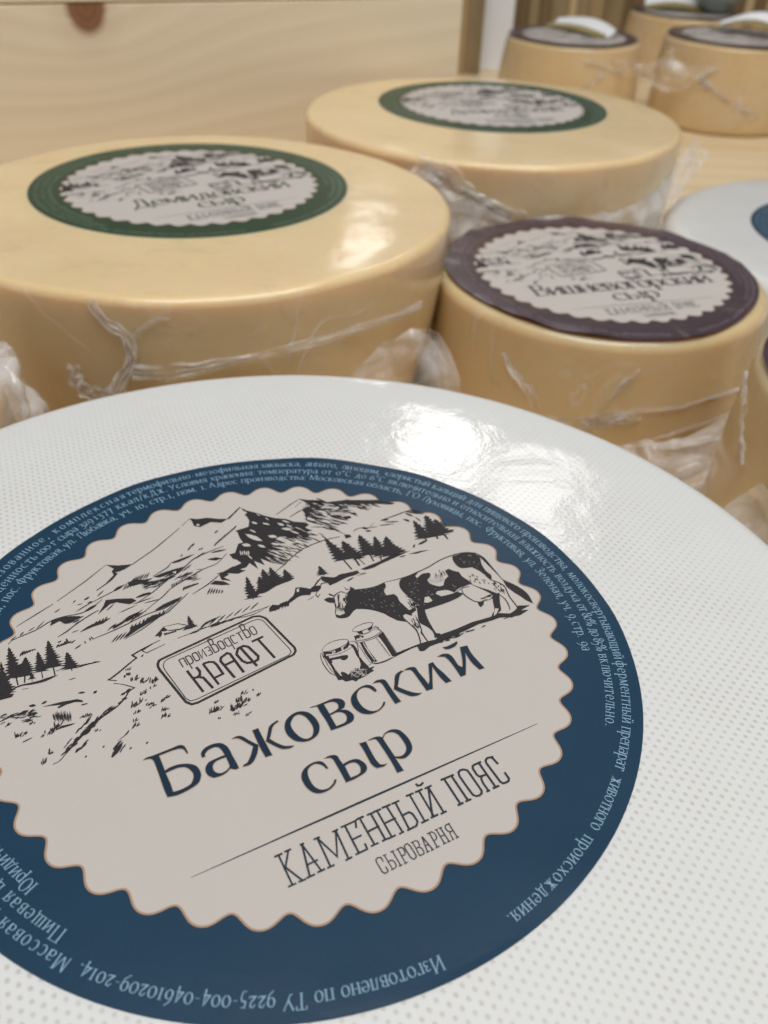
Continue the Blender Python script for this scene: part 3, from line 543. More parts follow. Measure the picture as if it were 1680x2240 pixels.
F -1377,478 -1376,497 -1438,510 -1402,511 -1439,532 -1402,533 -1426,551 -1396,553 -1415,571 -1390,574 -1399,590 -1383,595 -1400,612 -1383,617 -1389,632 -1378,638 -1379,652 -1373,660 -1367,672 -1362,658 -1354,647 -1357,634 -1344,623 -1356,612 -1341,600 -1355,589 -1338,577 -1350,566 -1326,552 -1347,543 -1318,528 -1342,520 -1306,504 -1342,498 -1305,482 -1369,495 -1369,476
S -1945,409 -1888,461 -1844,472 -1759,439 -1777,416 -1853,422 -1910,409;S -1784,479 -1714,498 -1609,483 -1508,483 -1465,478 -1549,459 -1634,468 -1702,486;L29 -1707,456 -1666,446;H34 -1345,486 -1288,503;H34 -1328,486 -1273,499
H34 -1312,487 -1257,495;H34 -1295,488 -1242,490;H34 -1278,489 -1226,486;H34 -1262,490 -1210,482;H34 -1245,491 -1195,477;H34 -1228,492 -1179,473;H41 -1665,769 -1630,817;H41 -1648,772 -1618,814;H41 -1631,776 -1605,811
H41 -1614,779 -1592,808;H41 -1598,782 -1579,806;H41 -1580,786 -1566,802;H41 -1563,789 -1553,799;H42 -1424,743 -1395,771;H42 -1407,744 -1378,770;H42 -1390,745 -1362,769;H42 -1373,746 -1345,768;H42 -1356,748 -1328,767
H42 -1339,749 -1312,766;L24 -1471,520 -1404,521;H27 -1416,402 -1361,400;H53 -1386,256 -1336,241;H70 -1294,203 -1267,222;C36 -754,492 -857,470 -969,436 -949,397 -1012,364 -1076,327 -1154,287 -1178,282 -1127,249
C18 -797,483 -895,447 -874,412 -731,438;C30 -1152,236 -1096,196 -1038,134 -1080,117 -1113,80 -1178,28 -1267,-10 -1332,-39 -1399,-86 -1489,-147 -1555,-200 -1612,-246 -1653,-252;H30 -1144,63 -1122,78;H35 -1176,44 -1139,58
H46 -1130,104 -1101,122;H39 -1099,118 -1065,122;H29 -1146,59 -1100,66;H42 -1136,60 -1113,71;H26 -1108,118 -1066,144;H42 -1140,109 -1093,123;H40 -1106,114 -1059,135;H45 -1144,50 -1102,87;H39 -1286,-9 -1232,8;H27 -1268,15 -1194,38
H31 -1318,-28 -1278,-8;H29 -1246,6 -1207,25;H32 -1330,-30 -1285,-1;H25 -1254,-4 -1185,33;H25 -1305,-8 -1263,14;H23 -1290,2 -1244,32;H29 -1246,14 -1209,30;H26 -1282,7 -1242,22;H37 -1272,-6 -1229,12;H35 -1275,6 -1207,46
H27 -1413,-62 -1374,-56;H36 -1389,-79 -1358,-62;H27 -1522,-167 -1482,-138;H53 -1528,-172 -1478,-156;H42 -1480,-134 -1446,-112;H43 -1365,-55 -1294,-21;H48 -1572,-197 -1521,-167;H51 -1372,-52 -1338,-30;H44 -1498,-125 -1454,-111
H32 -1338,-36 -1304,-10;H54 -1386,-68 -1326,-24;H50 -1542,-186 -1512,-168;H49 -1399,-90 -1367,-68;H30 -1457,-107 -1408,-66;H26 -1531,-164 -1464,-122;H37 -1428,-82 -1352,-56;H52 -1438,-97 -1396,-77;H51 -1389,-64 -1328,-24
H33 -1370,-56 -1305,-25;H32 -1416,-84 -1382,-54;H33 -1403,-66 -1358,-32;H42 -1386,-59 -1340,-36;H46 -1521,-164 -1479,-163;H45 -1567,-195 -1525,-150;H22 -1550,-174 -1513,-141;H31 -1516,-154 -1469,-125;H40 -1425,-95 -1367,-46
H30 -1599,-211 -1538,-184;H25 -1517,-181 -1471,-133;H51 -1436,-116 -1380,-90;H23 -1589,-202 -1556,-197;H27 -1457,-115 -1400,-91;H39 -1458,-120 -1390,-82;H32 -1450,-104 -1396,-87;H45 -1567,-196 -1534,-177;H55 -1398,-75 -1325,-48
H50 -1438,-113 -1391,-86;H22 -1400,-92 -1349,-59;H38 -1454,-121 -1386,-79;H23 -1508,-142 -1457,-110;H33 -1473,-130 -1437,-100;H27 -1373,-81 -1340,-66;H37 -1362,-61 -1310,4;H41 -1466,-132 -1419,-92;H27 -1434,-97 -1398,-75
H47 -1560,-196 -1524,-175;H26 -1522,-162 -1481,-148;H28 -1414,-94 -1372,-60;H16 -1417,-32 -1400,-15;H16 -1388,-22 -1371,-6;H20 -1474,-79 -1446,-54;H25 -1376,-8 -1341,36;H17 -1436,-52 -1420,-33;H21 -1392,-16 -1370,9
H22 -1438,-58 -1412,-29;H18 -1572,-166 -1533,-131;H20 -1474,-78 -1456,-56;H22 -1451,-59 -1430,-39;H14 -1396,-32 -1374,-8;H15 -1404,-26 -1382,-2;H15 -1402,-33 -1378,-19;H19 -1404,-24 -1361,20;H18 -1446,-61 -1411,-25
H21 -1479,-79 -1441,-47;H20 -1410,-37 -1383,-10;H17 -1405,-32 -1384,-20;H23 -1392,-26 -1356,13;H23 -1472,-75 -1443,-43;H16 -1420,-42 -1378,-3;H18 -1547,-142 -1523,-123;H23 -1542,-132 -1498,-100;H16 -1431,-48 -1409,-24
H24 -1399,-34 -1378,-13;H22 -1404,-30 -1374,-1;H52 -1504,-214 -1468,-200;H47 -1509,-218 -1475,-202;H58 -1468,-205 -1427,-180;H33 -1471,-202 -1428,-181;H41 -1510,-228 -1480,-208;H36 -1456,-188 -1411,-160;H43 -1514,-226 -1471,-204
H43 -1498,-219 -1447,-197;H34 -1497,-219 -1460,-200;H37 -1470,-205 -1436,-192;H31 -1284,-325 -1247,-285;H21 -1256,-300 -1224,-276;H19 -1314,-364 -1274,-315;H19 -1303,-310 -1257,-272;H29 -1296,-314 -1271,-284
H32 -1293,-319 -1262,-299;H30 -1284,-346 -1255,-316;H32 -1267,-309 -1237,-285;H32 -1291,-300 -1257,-276;H28 -1267,-291 -1228,-260;H26 -1278,-343 -1248,-316;H20 -1298,-356 -1273,-324;H24 -1268,-354 -1246,-334
H30 -1284,-334 -1235,-291;H33 -1269,-330 -1232,-290;H25 -1280,-331 -1250,-294;H30 -1316,-365 -1264,-334;H29 -1278,-294 -1238,-261;H25 -1297,-322 -1253,-282;H20 -1252,-301 -1227,-275;H24 -1291,-304 -1264,-278
H34 -1270,-288 -1242,-268;H20 -1294,-326 -1243,-306;H24 -1258,-338 -1212,-302;H25 -1326,-365 -1277,-324;H26 -1256,-310 -1230,-289;H34 -1301,-337 -1269,-300;H42 -1308,-354 -1274,-307;H33 -1295,-334 -1266,-310
H38 -1294,-344 -1258,-317;H32 -1316,-368 -1283,-334;H33 -1319,-353 -1282,-322;H41 -1319,-364 -1282,-330;H40 -1318,-359 -1281,-314;H32 -1319,-368 -1288,-333;H35 -1314,-366 -1284,-336;L18 -1254,-258 -1205,-234 -1168,-203
H24 -1199,-237 -1165,-204;H22 -1117,-196 -1088,-166;H22 -1121,-193 -1111,-155;H22 -1128,-195 -1121,-167;H22 -1121,-198 -1086,-188;H22 -1144,-194 -1120,-179;H22 -1147,-198 -1129,-180;H22 -1153,-205 -1124,-183
H22 -1136,-200 -1126,-170;H18 -1107,-153 -1094,-122;H18 -1114,-150 -1098,-128;H18 -1128,-158 -1119,-142;H18 -1108,-154 -1086,-143;H18 -1120,-157 -1102,-137;H18 -1104,-150 -1096,-124;H18 -1125,-150 -1116,-124;H20 -1090,-88 -1067,-83
H20 -1096,-93 -1083,-64;H20 -1098,-86 -1079,-59;H20 -1080,-82 -1056,-73;H20 -1076,-90 -1050,-78;H20 -1075,-93 -1068,-70;H20 -1107,-95 -1098,-74;H20 -1081,-83 -1060,-62;H25 -1095,-27 -1076,2;H25 -1088,-31 -1060,11
H25 -1092,-34 -1061,-22;H25 -1072,-22 -1052,12;H25 -1102,-31 -1095,0;H25 -1075,-34 -1053,12;H25 -1106,-35 -1095,-4;H25 -1096,-25 -1082,29;H25 -1079,-28 -1039,-13;H23 -1033,-8 -1017,13;H23 -1040,-12 -1028,39;H23 -1034,-15 -1008,26
H23 -1043,-13 -1030,23;H23 -1044,-9 -1029,6;H23 -1050,-21 -1033,-4;H23 -1011,-10 -989,-4;H23 -1017,46 -1007,85;H23 -1024,48 -996,60;H23 -988,52 -966,92;H23 -1008,51 -990,80;H23 -991,47 -974,65;H23 -1000,54 -972,60
H23 -1022,50 -1011,76;H23 -993,46 -982,84;H23 -983,-61 -960,-48;H23 -992,-64 -980,-45;H23 -999,-68 -984,-52;H23 -1012,-57 -1004,-34;H23 -982,-58 -969,-38;H23 -1016,-52 -986,-35;H23 -1008,-61 -978,-47;H23 -982,-57 -958,-51
H20 -972,-78 -957,-58;H20 -983,-80 -968,-63;H20 -978,-81 -952,-72;H20 -1002,-90 -979,-76;H20 -975,-76 -958,-42;H20 -967,-80 -946,-75;H23 -919,-149 -887,-134;H23 -901,-152 -881,-144;H23 -928,-150 -920,-127;H22 -942,-152 -915,-112
H23 -920,-159 -897,-133;H23 -926,-154 -913,-131;H23 -919,-162 -903,-116;H23 -916,-157 -904,-135;H24 -954,-201 -934,-174;H25 -931,-200 -921,-170;H25 -927,-205 -916,-164;H25 -917,-206 -886,-188;H24 -957,-210 -936,-169
H25 -930,-202 -921,-177;H25 -929,-206 -914,-180;H24 -961,-209 -933,-183;H25 -920,-214 -894,-208;H25 -938,-203 -926,-174;H28 -891,-52 -852,-27;H28 -923,-71 -896,-59;H28 -900,-66 -884,-38;H28 -916,-64 -896,-46;H28 -875,-56 -839,-38
H28 -918,-67 -884,-58;H28 -896,-54 -856,-44;H28 -922,-70 -901,-58;H29 -902,119 -884,145;H29 -921,130 -884,154;H28 -922,111 -905,134;H29 -937,130 -913,179;H29 -902,125 -868,138;H29 -892,126 -872,151;H29 -904,111 -872,165
H29 -902,117 -880,175;H29 -924,121 -906,162;H29 -936,126 -924,158;H26 -980,145 -962,167;H26 -979,157 -954,200;H26 -949,152 -919,185;H26 -962,156 -938,162;H26 -977,152 -965,204;H26 -996,150 -962,180;H26 -976,148 -942,159
H26 -991,161 -978,186;H26 -986,152 -967,201;H24 -1004,202 -984,243;H24 -1021,198 -994,214;H24 -1042,194 -1019,237;H24 -1046,200 -1030,242;H24 -1016,204 -990,242;H24 -1018,194 -1002,211;H24 -1031,200 -1024,228;H24 -1006,201 -980,209
H24 -1012,188 -993,218;H22 -1041,261 -1025,264;H22 -1050,265 -1019,284;H22 -1045,258 -1024,281;H22 -1052,266 -1035,291;H22 -1074,260 -1059,274;H22 -1074,252 -1059,269;H22 -1047,262 -1034,288;H22 -1056,262 -1046,293
H22 -1078,252 -1061,278;H17 -1026,312 -1003,330;H17 -1026,306 -1012,314;H17 -1036,314 -1019,332;H17 -1033,306 -1013,319;H17 -1038,308 -1033,326;H17 -1050,306 -1041,328;H19 -927,80 -903,108;H19 -916,82 -908,114;H19 -945,71 -938,98
H19 -949,74 -940,97;H19 -922,82 -893,90;H23 -1658,-165 -1645,-129;H23 -1654,-167 -1646,-123;H23 -1659,-152 -1641,-129;H23 -1662,-155 -1645,-139;H23 -1646,-165 -1626,-161;H23 -1656,-159 -1645,-119;H23 -1653,-170 -1630,-146
H23 -1664,-163 -1646,-159;H23 -1657,-170 -1629,-161;H21 -1685,-213 -1673,-179;H21 -1716,-228 -1684,-217;H21 -1704,-215 -1692,-204;H21 -1716,-220 -1707,-196;H21 -1694,-221 -1678,-204;H21 -1708,-223 -1698,-207
H21 -1693,-225 -1682,-184;H21 -1704,-214 -1693,-176;H22 -1812,58 -1785,68;H22 -1814,56 -1790,84;H22 -1814,56 -1798,92;H22 -1818,66 -1812,113;H22 -1813,56 -1810,79;H22 -1821,57 -1789,69;H22 -1819,54 -1806,89;H22 -1787,60 -1766,92
H22 -1809,58 -1792,71;H22 -1789,56 -1781,80;H22 -1763,59 -1745,81;H22 -1759,50 -1746,86;H22 -1781,50 -1764,60;H22 -1770,60 -1752,80;H22 -1789,46 -1780,86;H22 -1758,62 -1738,70;H24 -1607,-3 -1578,25;H24 -1614,-11 -1583,5
H24 -1616,-16 -1588,6;H24 -1616,-3 -1594,40;H24 -1637,-14 -1612,23;H24 -1649,1 -1639,43;H24 -1622,-17 -1616,12;H24 -1622,-1 -1600,18;H24 -1590,20 -1570,60;H24 -1570,14 -1558,53;H24 -1601,6 -1585,28;H24 -1608,3 -1589,35
H24 -1598,5 -1574,30;H24 -1576,5 -1569,38;H24 -1611,14 -1605,40;H13 -1663,-14 -1649,4;H13 -1672,-10 -1660,10;H13 -1675,-14 -1673,0;H13 -1670,-14 -1662,-1;H13 -1662,-10 -1655,16;H20 -1366,25 -1351,52;H20 -1388,19 -1369,58
H20 -1373,22 -1367,56;H20 -1359,34 -1342,38;H20 -1395,24 -1376,62;H20 -1378,19 -1358,46;H20 -1368,25 -1350,42;H18 -1409,33 -1381,41;H18 -1404,34 -1392,54;H18 -1413,37 -1397,48;H18 -1414,34 -1402,52;H18 -1425,32 -1412,45
H18 -1402,30 -1386,36;H18 -1366,-113 -1352,-101;H18 -1340,-126 -1321,-118;H17 -1364,-126 -1346,-108;H18 -1354,-120 -1340,-96;H18 -1346,-118 -1340,-95;H18 -1722,119 -1710,149;H18 -1702,132 -1696,148;H18 -1704,130 -1692,139
H18 -1716,127 -1693,143;H18 -1696,120 -1686,134;H18 -1713,120 -1700,140;H18 -1691,121 -1682,135;H18 -1704,132 -1696,160;H18 -1846,173 -1835,208;H18 -1837,180 -1814,201;H18 -1860,172 -1851,186;H18 -1844,179 -1829,188
H18 -1842,177 -1827,203;H18 -1846,176 -1828,202;H18 -1856,182 -1832,194;H26 -1568,31 -1544,68;H26 -1584,31 -1574,87;H26 -1582,11 -1564,21;H26 -1589,22 -1559,49;H26 -1570,32 -1554,56;H26 -1562,18 -1552,46;H26 -1557,25 -1542,43
H26 -1546,30 -1516,70;H26 -1590,26 -1550,35;H22 -1572,91 -1569,153;H22 -1569,69 -1562,152;H22 -1559,84 -1552,160;H22 -1554,72 -1544,163;H22 -1550,62 -1536,163;H22 -1541,71 -1532,148;H22 -1537,56 -1525,144;H22 -1529,63 -1514,158
H22 -1526,44 -1512,130;H22 -1520,40 -1500,151;H22 -1510,54 -1493,147;H22 -1504,49 -1492,117;H22 -1499,42 -1481,130;H22 -1494,30 -1478,110;H22 -1485,42 -1466,128;H22 -1480,32 -1464,105;F -1586,5 -1540,26 -1454,8 -1483,2 -1538,5
H27 -1790,1 -1720,14;F -1533,192 -1502,202 -1574,228 -1621,242 -1594,238 -1497,226 -1402,204 -1372,179 -1372,163 -1420,187 -1477,190 -1521,180;H32 -1392,141 -1346,136;H69 -1696,290 -1650,272;H52 -1620,267 -1578,278
H28 -1776,246 -1729,244;H31 -1714,228 -1663,247;H21 -1723,208 -1689,207;H15 -1730,216 -1672,218;H16 -1762,247 -1711,248;H27 -1839,247 -1788,251;H23 -1719,202 -1690,203;H23 -1780,237 -1733,235;H15 -1742,250 -1706,250
H22 -1699,219 -1668,219;H23 -1817,237 -1758,218;H23 -1706,235 -1656,230;H26 -1715,189 -1658,178;H15 -1744,232 -1706,240;H30 -1761,232 -1704,246;H30 -1839,252 -1811,251;H18 -1798,216 -1746,218;H28 -1765,206 -1718,208
H24 -1825,245 -1778,241;H26 -1704,204 -1652,205;H21 -1747,184 -1701,176;H19 -1764,186 -1716,176;H21 -1707,208 -1653,215;H24 -1839,255 -1790,255;H29 -1777,250 -1741,250;H25 -1821,259 -1759,260;H30 -1750,225 -1716,227
H26 -1817,242 -1771,244;H20 -1752,257 -1703,252;H21 -1710,183 -1656,176;H17 -1796,246 -1737,250;H26 -1737,154 -1688,160;H22 -1750,162 -1690,183;H23 -1750,170 -1697,170;H25 -1842,251 -1813,247;H31 -1757,246 -1697,252
H18 -1763,168 -1698,164;H22 -1848,240 -1810,249;H16 -1676,170 -1632,165;H28 -1715,221 -1680,232;H28 -1700,182 -1673,190;H30 -1713,198 -1652,199;H17 -1745,259 -1702,251;H16 -1745,166 -1717,160;H17 -1711,214 -1684,228
H21 -1789,246 -1726,235;H18 -1887,212 -1848,220;H28 -1930,214 -1883,216;H18 -1872,282 -1825,278;H30 -1982,224 -1929,213;H30 -1888,237 -1849,240;H27 -1936,225 -1884,204;H29 -1952,224 -1915,220;H28 -1950,276 -1898,251
H19 -1964,243 -1915,233;H17 -1965,216 -1921,212;H24 -1968,253 -1924,247;H22 -1977,239 -1920,228;H24 -1921,263 -1880,272;H24 -1964,230 -1915,226;H19 -1946,264 -1909,262;H19 -1960,197 -1914,213;H23 -1923,202 -1894,205
H29 -1874,278 -1832,290;H31 -1868,248 -1820,244;H23 -1889,266 -1853,269;H28 -1947,211 -1902,207;H27 -1975,202 -1928,207;H15 -1872,257 -1830,269;H32 -1103,-361 -1084,-347;H32 -1207,-356 -1188,-342;H31 -1469,-293 -1451,-280
H32 -1353,-267 -1335,-253;H38 -919,391 -897,408;H23 -639,-307 -622,-291;H23 -650,-308 -613,-285;H23 -632,-299 -611,-256;H23 -662,-306 -638,-295;H23 -639,-312 -613,-299;H23 -637,-310 -616,-286;H23 -644,-297 -622,-289
H23 -654,-307 -640,-276;H23 -644,-308 -612,-295;H23 -636,-306 -622,-272;H23 -630,-300 -612,-285;H23 -669,-312 -656,-292;H23 -630,-308 -612,-260;H23 -657,-306 -622,-296;H23 -662,-307 -647,-262;H23 -651,-302 -632,-257
H21 -620,-306 -604,-269;H21 -609,-305 -585,-268;H21 -616,-298 -594,-262;H21 -601,-311 -580,-306;H21 -589,-311 -571,-296;H21 -626,-312 -606,-296;H21 -622,-305 -590,-291;H21 -582,-298 -573,-274;H21 -614,-300 -596,-280
H21 -604,-305 -586,-287;H21 -585,-303 -554,-287;H21 -619,-308 -599,-304;H26 -521,-352 -491,-322;H26 -527,-360 -490,-343;H26 -494,-359 -475,-319;H26 -528,-341 -503,-300;H26 -524,-359 -496,-344;H26 -526,-354 -503,-311
H26 -538,-344 -513,-323;H26 -523,-356 -511,-317;H26 -520,-353 -509,-327;H26 -525,-353 -491,-341;H26 -494,-342 -472,-308;H26 -528,-340 -508,-286;H26 -521,-354 -506,-330;H26 -521,-352 -489,-343;H26 -488,-345 -457,-332
H26 -530,-356 -518,-328;H26 -499,-341 -473,-331;H26 -507,-340 -483,-313;H26 -457,-340 -435,-309;H26 -486,-340 -460,-327;H26 -483,-340 -464,-294;H26 -474,-352 -449,-299;H26 -466,-356 -454,-319;H26 -483,-346 -464,-300
H26 -482,-344 -468,-305;H26 -454,-348 -440,-314;H26 -472,-356 -450,-330;H26 -455,-346 -440,-324;H26 -460,-352 -449,-320;H26 -487,-346 -458,-305;H26 -481,-339 -472,-310;H26 -446,-347 -408,-340;H26 -485,-350 -476,-321
H26 -457,-342 -440,-319;H26 -493,-348 -463,-316;H26 -480,-344 -451,-330;H24 -461,-300 -433,-288;H24 -476,-298 -451,-286;H24 -466,-300 -437,-264;H24 -452,-285 -433,-264;H24 -446,-302 -422,-257;H24 -459,-298 -444,-258
H24 -437,-292 -420,-254;H24 -478,-299 -458,-271;H24 -479,-286 -450,-253;H24 -442,-297 -426,-268;H24 -469,-296 -453,-278;H24 -445,-298 -423,-249;H24 -440,-298 -432,-274;H24 -459,-302 -446,-265;H24 -407,-318 -386,-302
H24 -403,-328 -378,-312;H24 -447,-323 -425,-281;H24 -426,-323 -402,-300;H24 -402,-316 -386,-293;H24 -443,-322 -420,-303;H24 -441,-314 -429,-277;H24 -431,-315 -398,-284;H24 -419,-324 -395,-284;H24 -406,-328 -374,-302
H24 -442,-331 -423,-314;H24 -446,-324 -407,-312;H16 -584,-244 -569,-218;H16 -605,-246 -598,-227;H16 -610,-235 -588,-217;H16 -606,-242 -585,-236;H16 -591,-241 -579,-220;H16 -588,-238 -576,-221;H16 -598,-235 -578,-223
H16 -607,-244 -594,-230;H19 -418,-247 -395,-225;H19 -399,-257 -367,-244;H19 -424,-244 -398,-220;H19 -396,-244 -368,-218;H19 -421,-245 -394,-226;H19 -421,-245 -398,-238;H19 -408,-256 -389,-238;H19 -428,-253 -403,-235
H19 -393,-251 -366,-244;H19 -309,-306 -294,-286;H19 -334,-312 -323,-285;H19 -328,-304 -302,-296;H19 -336,-305 -305,-293;H19 -333,-313 -309,-282;H19 -326,-314 -308,-298;H19 -323,-304 -305,-297;H19 -321,-307 -306,-282
H16 -433,-428 -425,-413;H16 -454,-437 -436,-429;H16 -432,-429 -410,-412;H16 -452,-430 -436,-415;H16 -448,-436 -434,-410;H15 -463,-436 -452,-426;H16 -463,-432 -447,-414;H13 -633,-375 -618,-360;H13 -628,-380 -618,-374
H13 -620,-378 -607,-371;H13 -626,-374 -610,-367;H13 -620,-376 -606,-371;H13 -630,-375 -618,-358;H16 -524,-400 -504,-376;H16 -520,-395 -508,-377;H16 -504,-401 -482,-390;H16 -501,-394 -481,-367;H16 -508,-395 -499,-382
H16 -523,-398 -513,-368;H16 -531,-396 -525,-380;H16 -512,-393 -498,-376;H11 -338,-250 -331,-235;H11 -337,-254 -330,-240;H11 -341,-250 -330,-232;H11 -331,-250 -326,-239;H11 -342,-248 -334,-237
"""
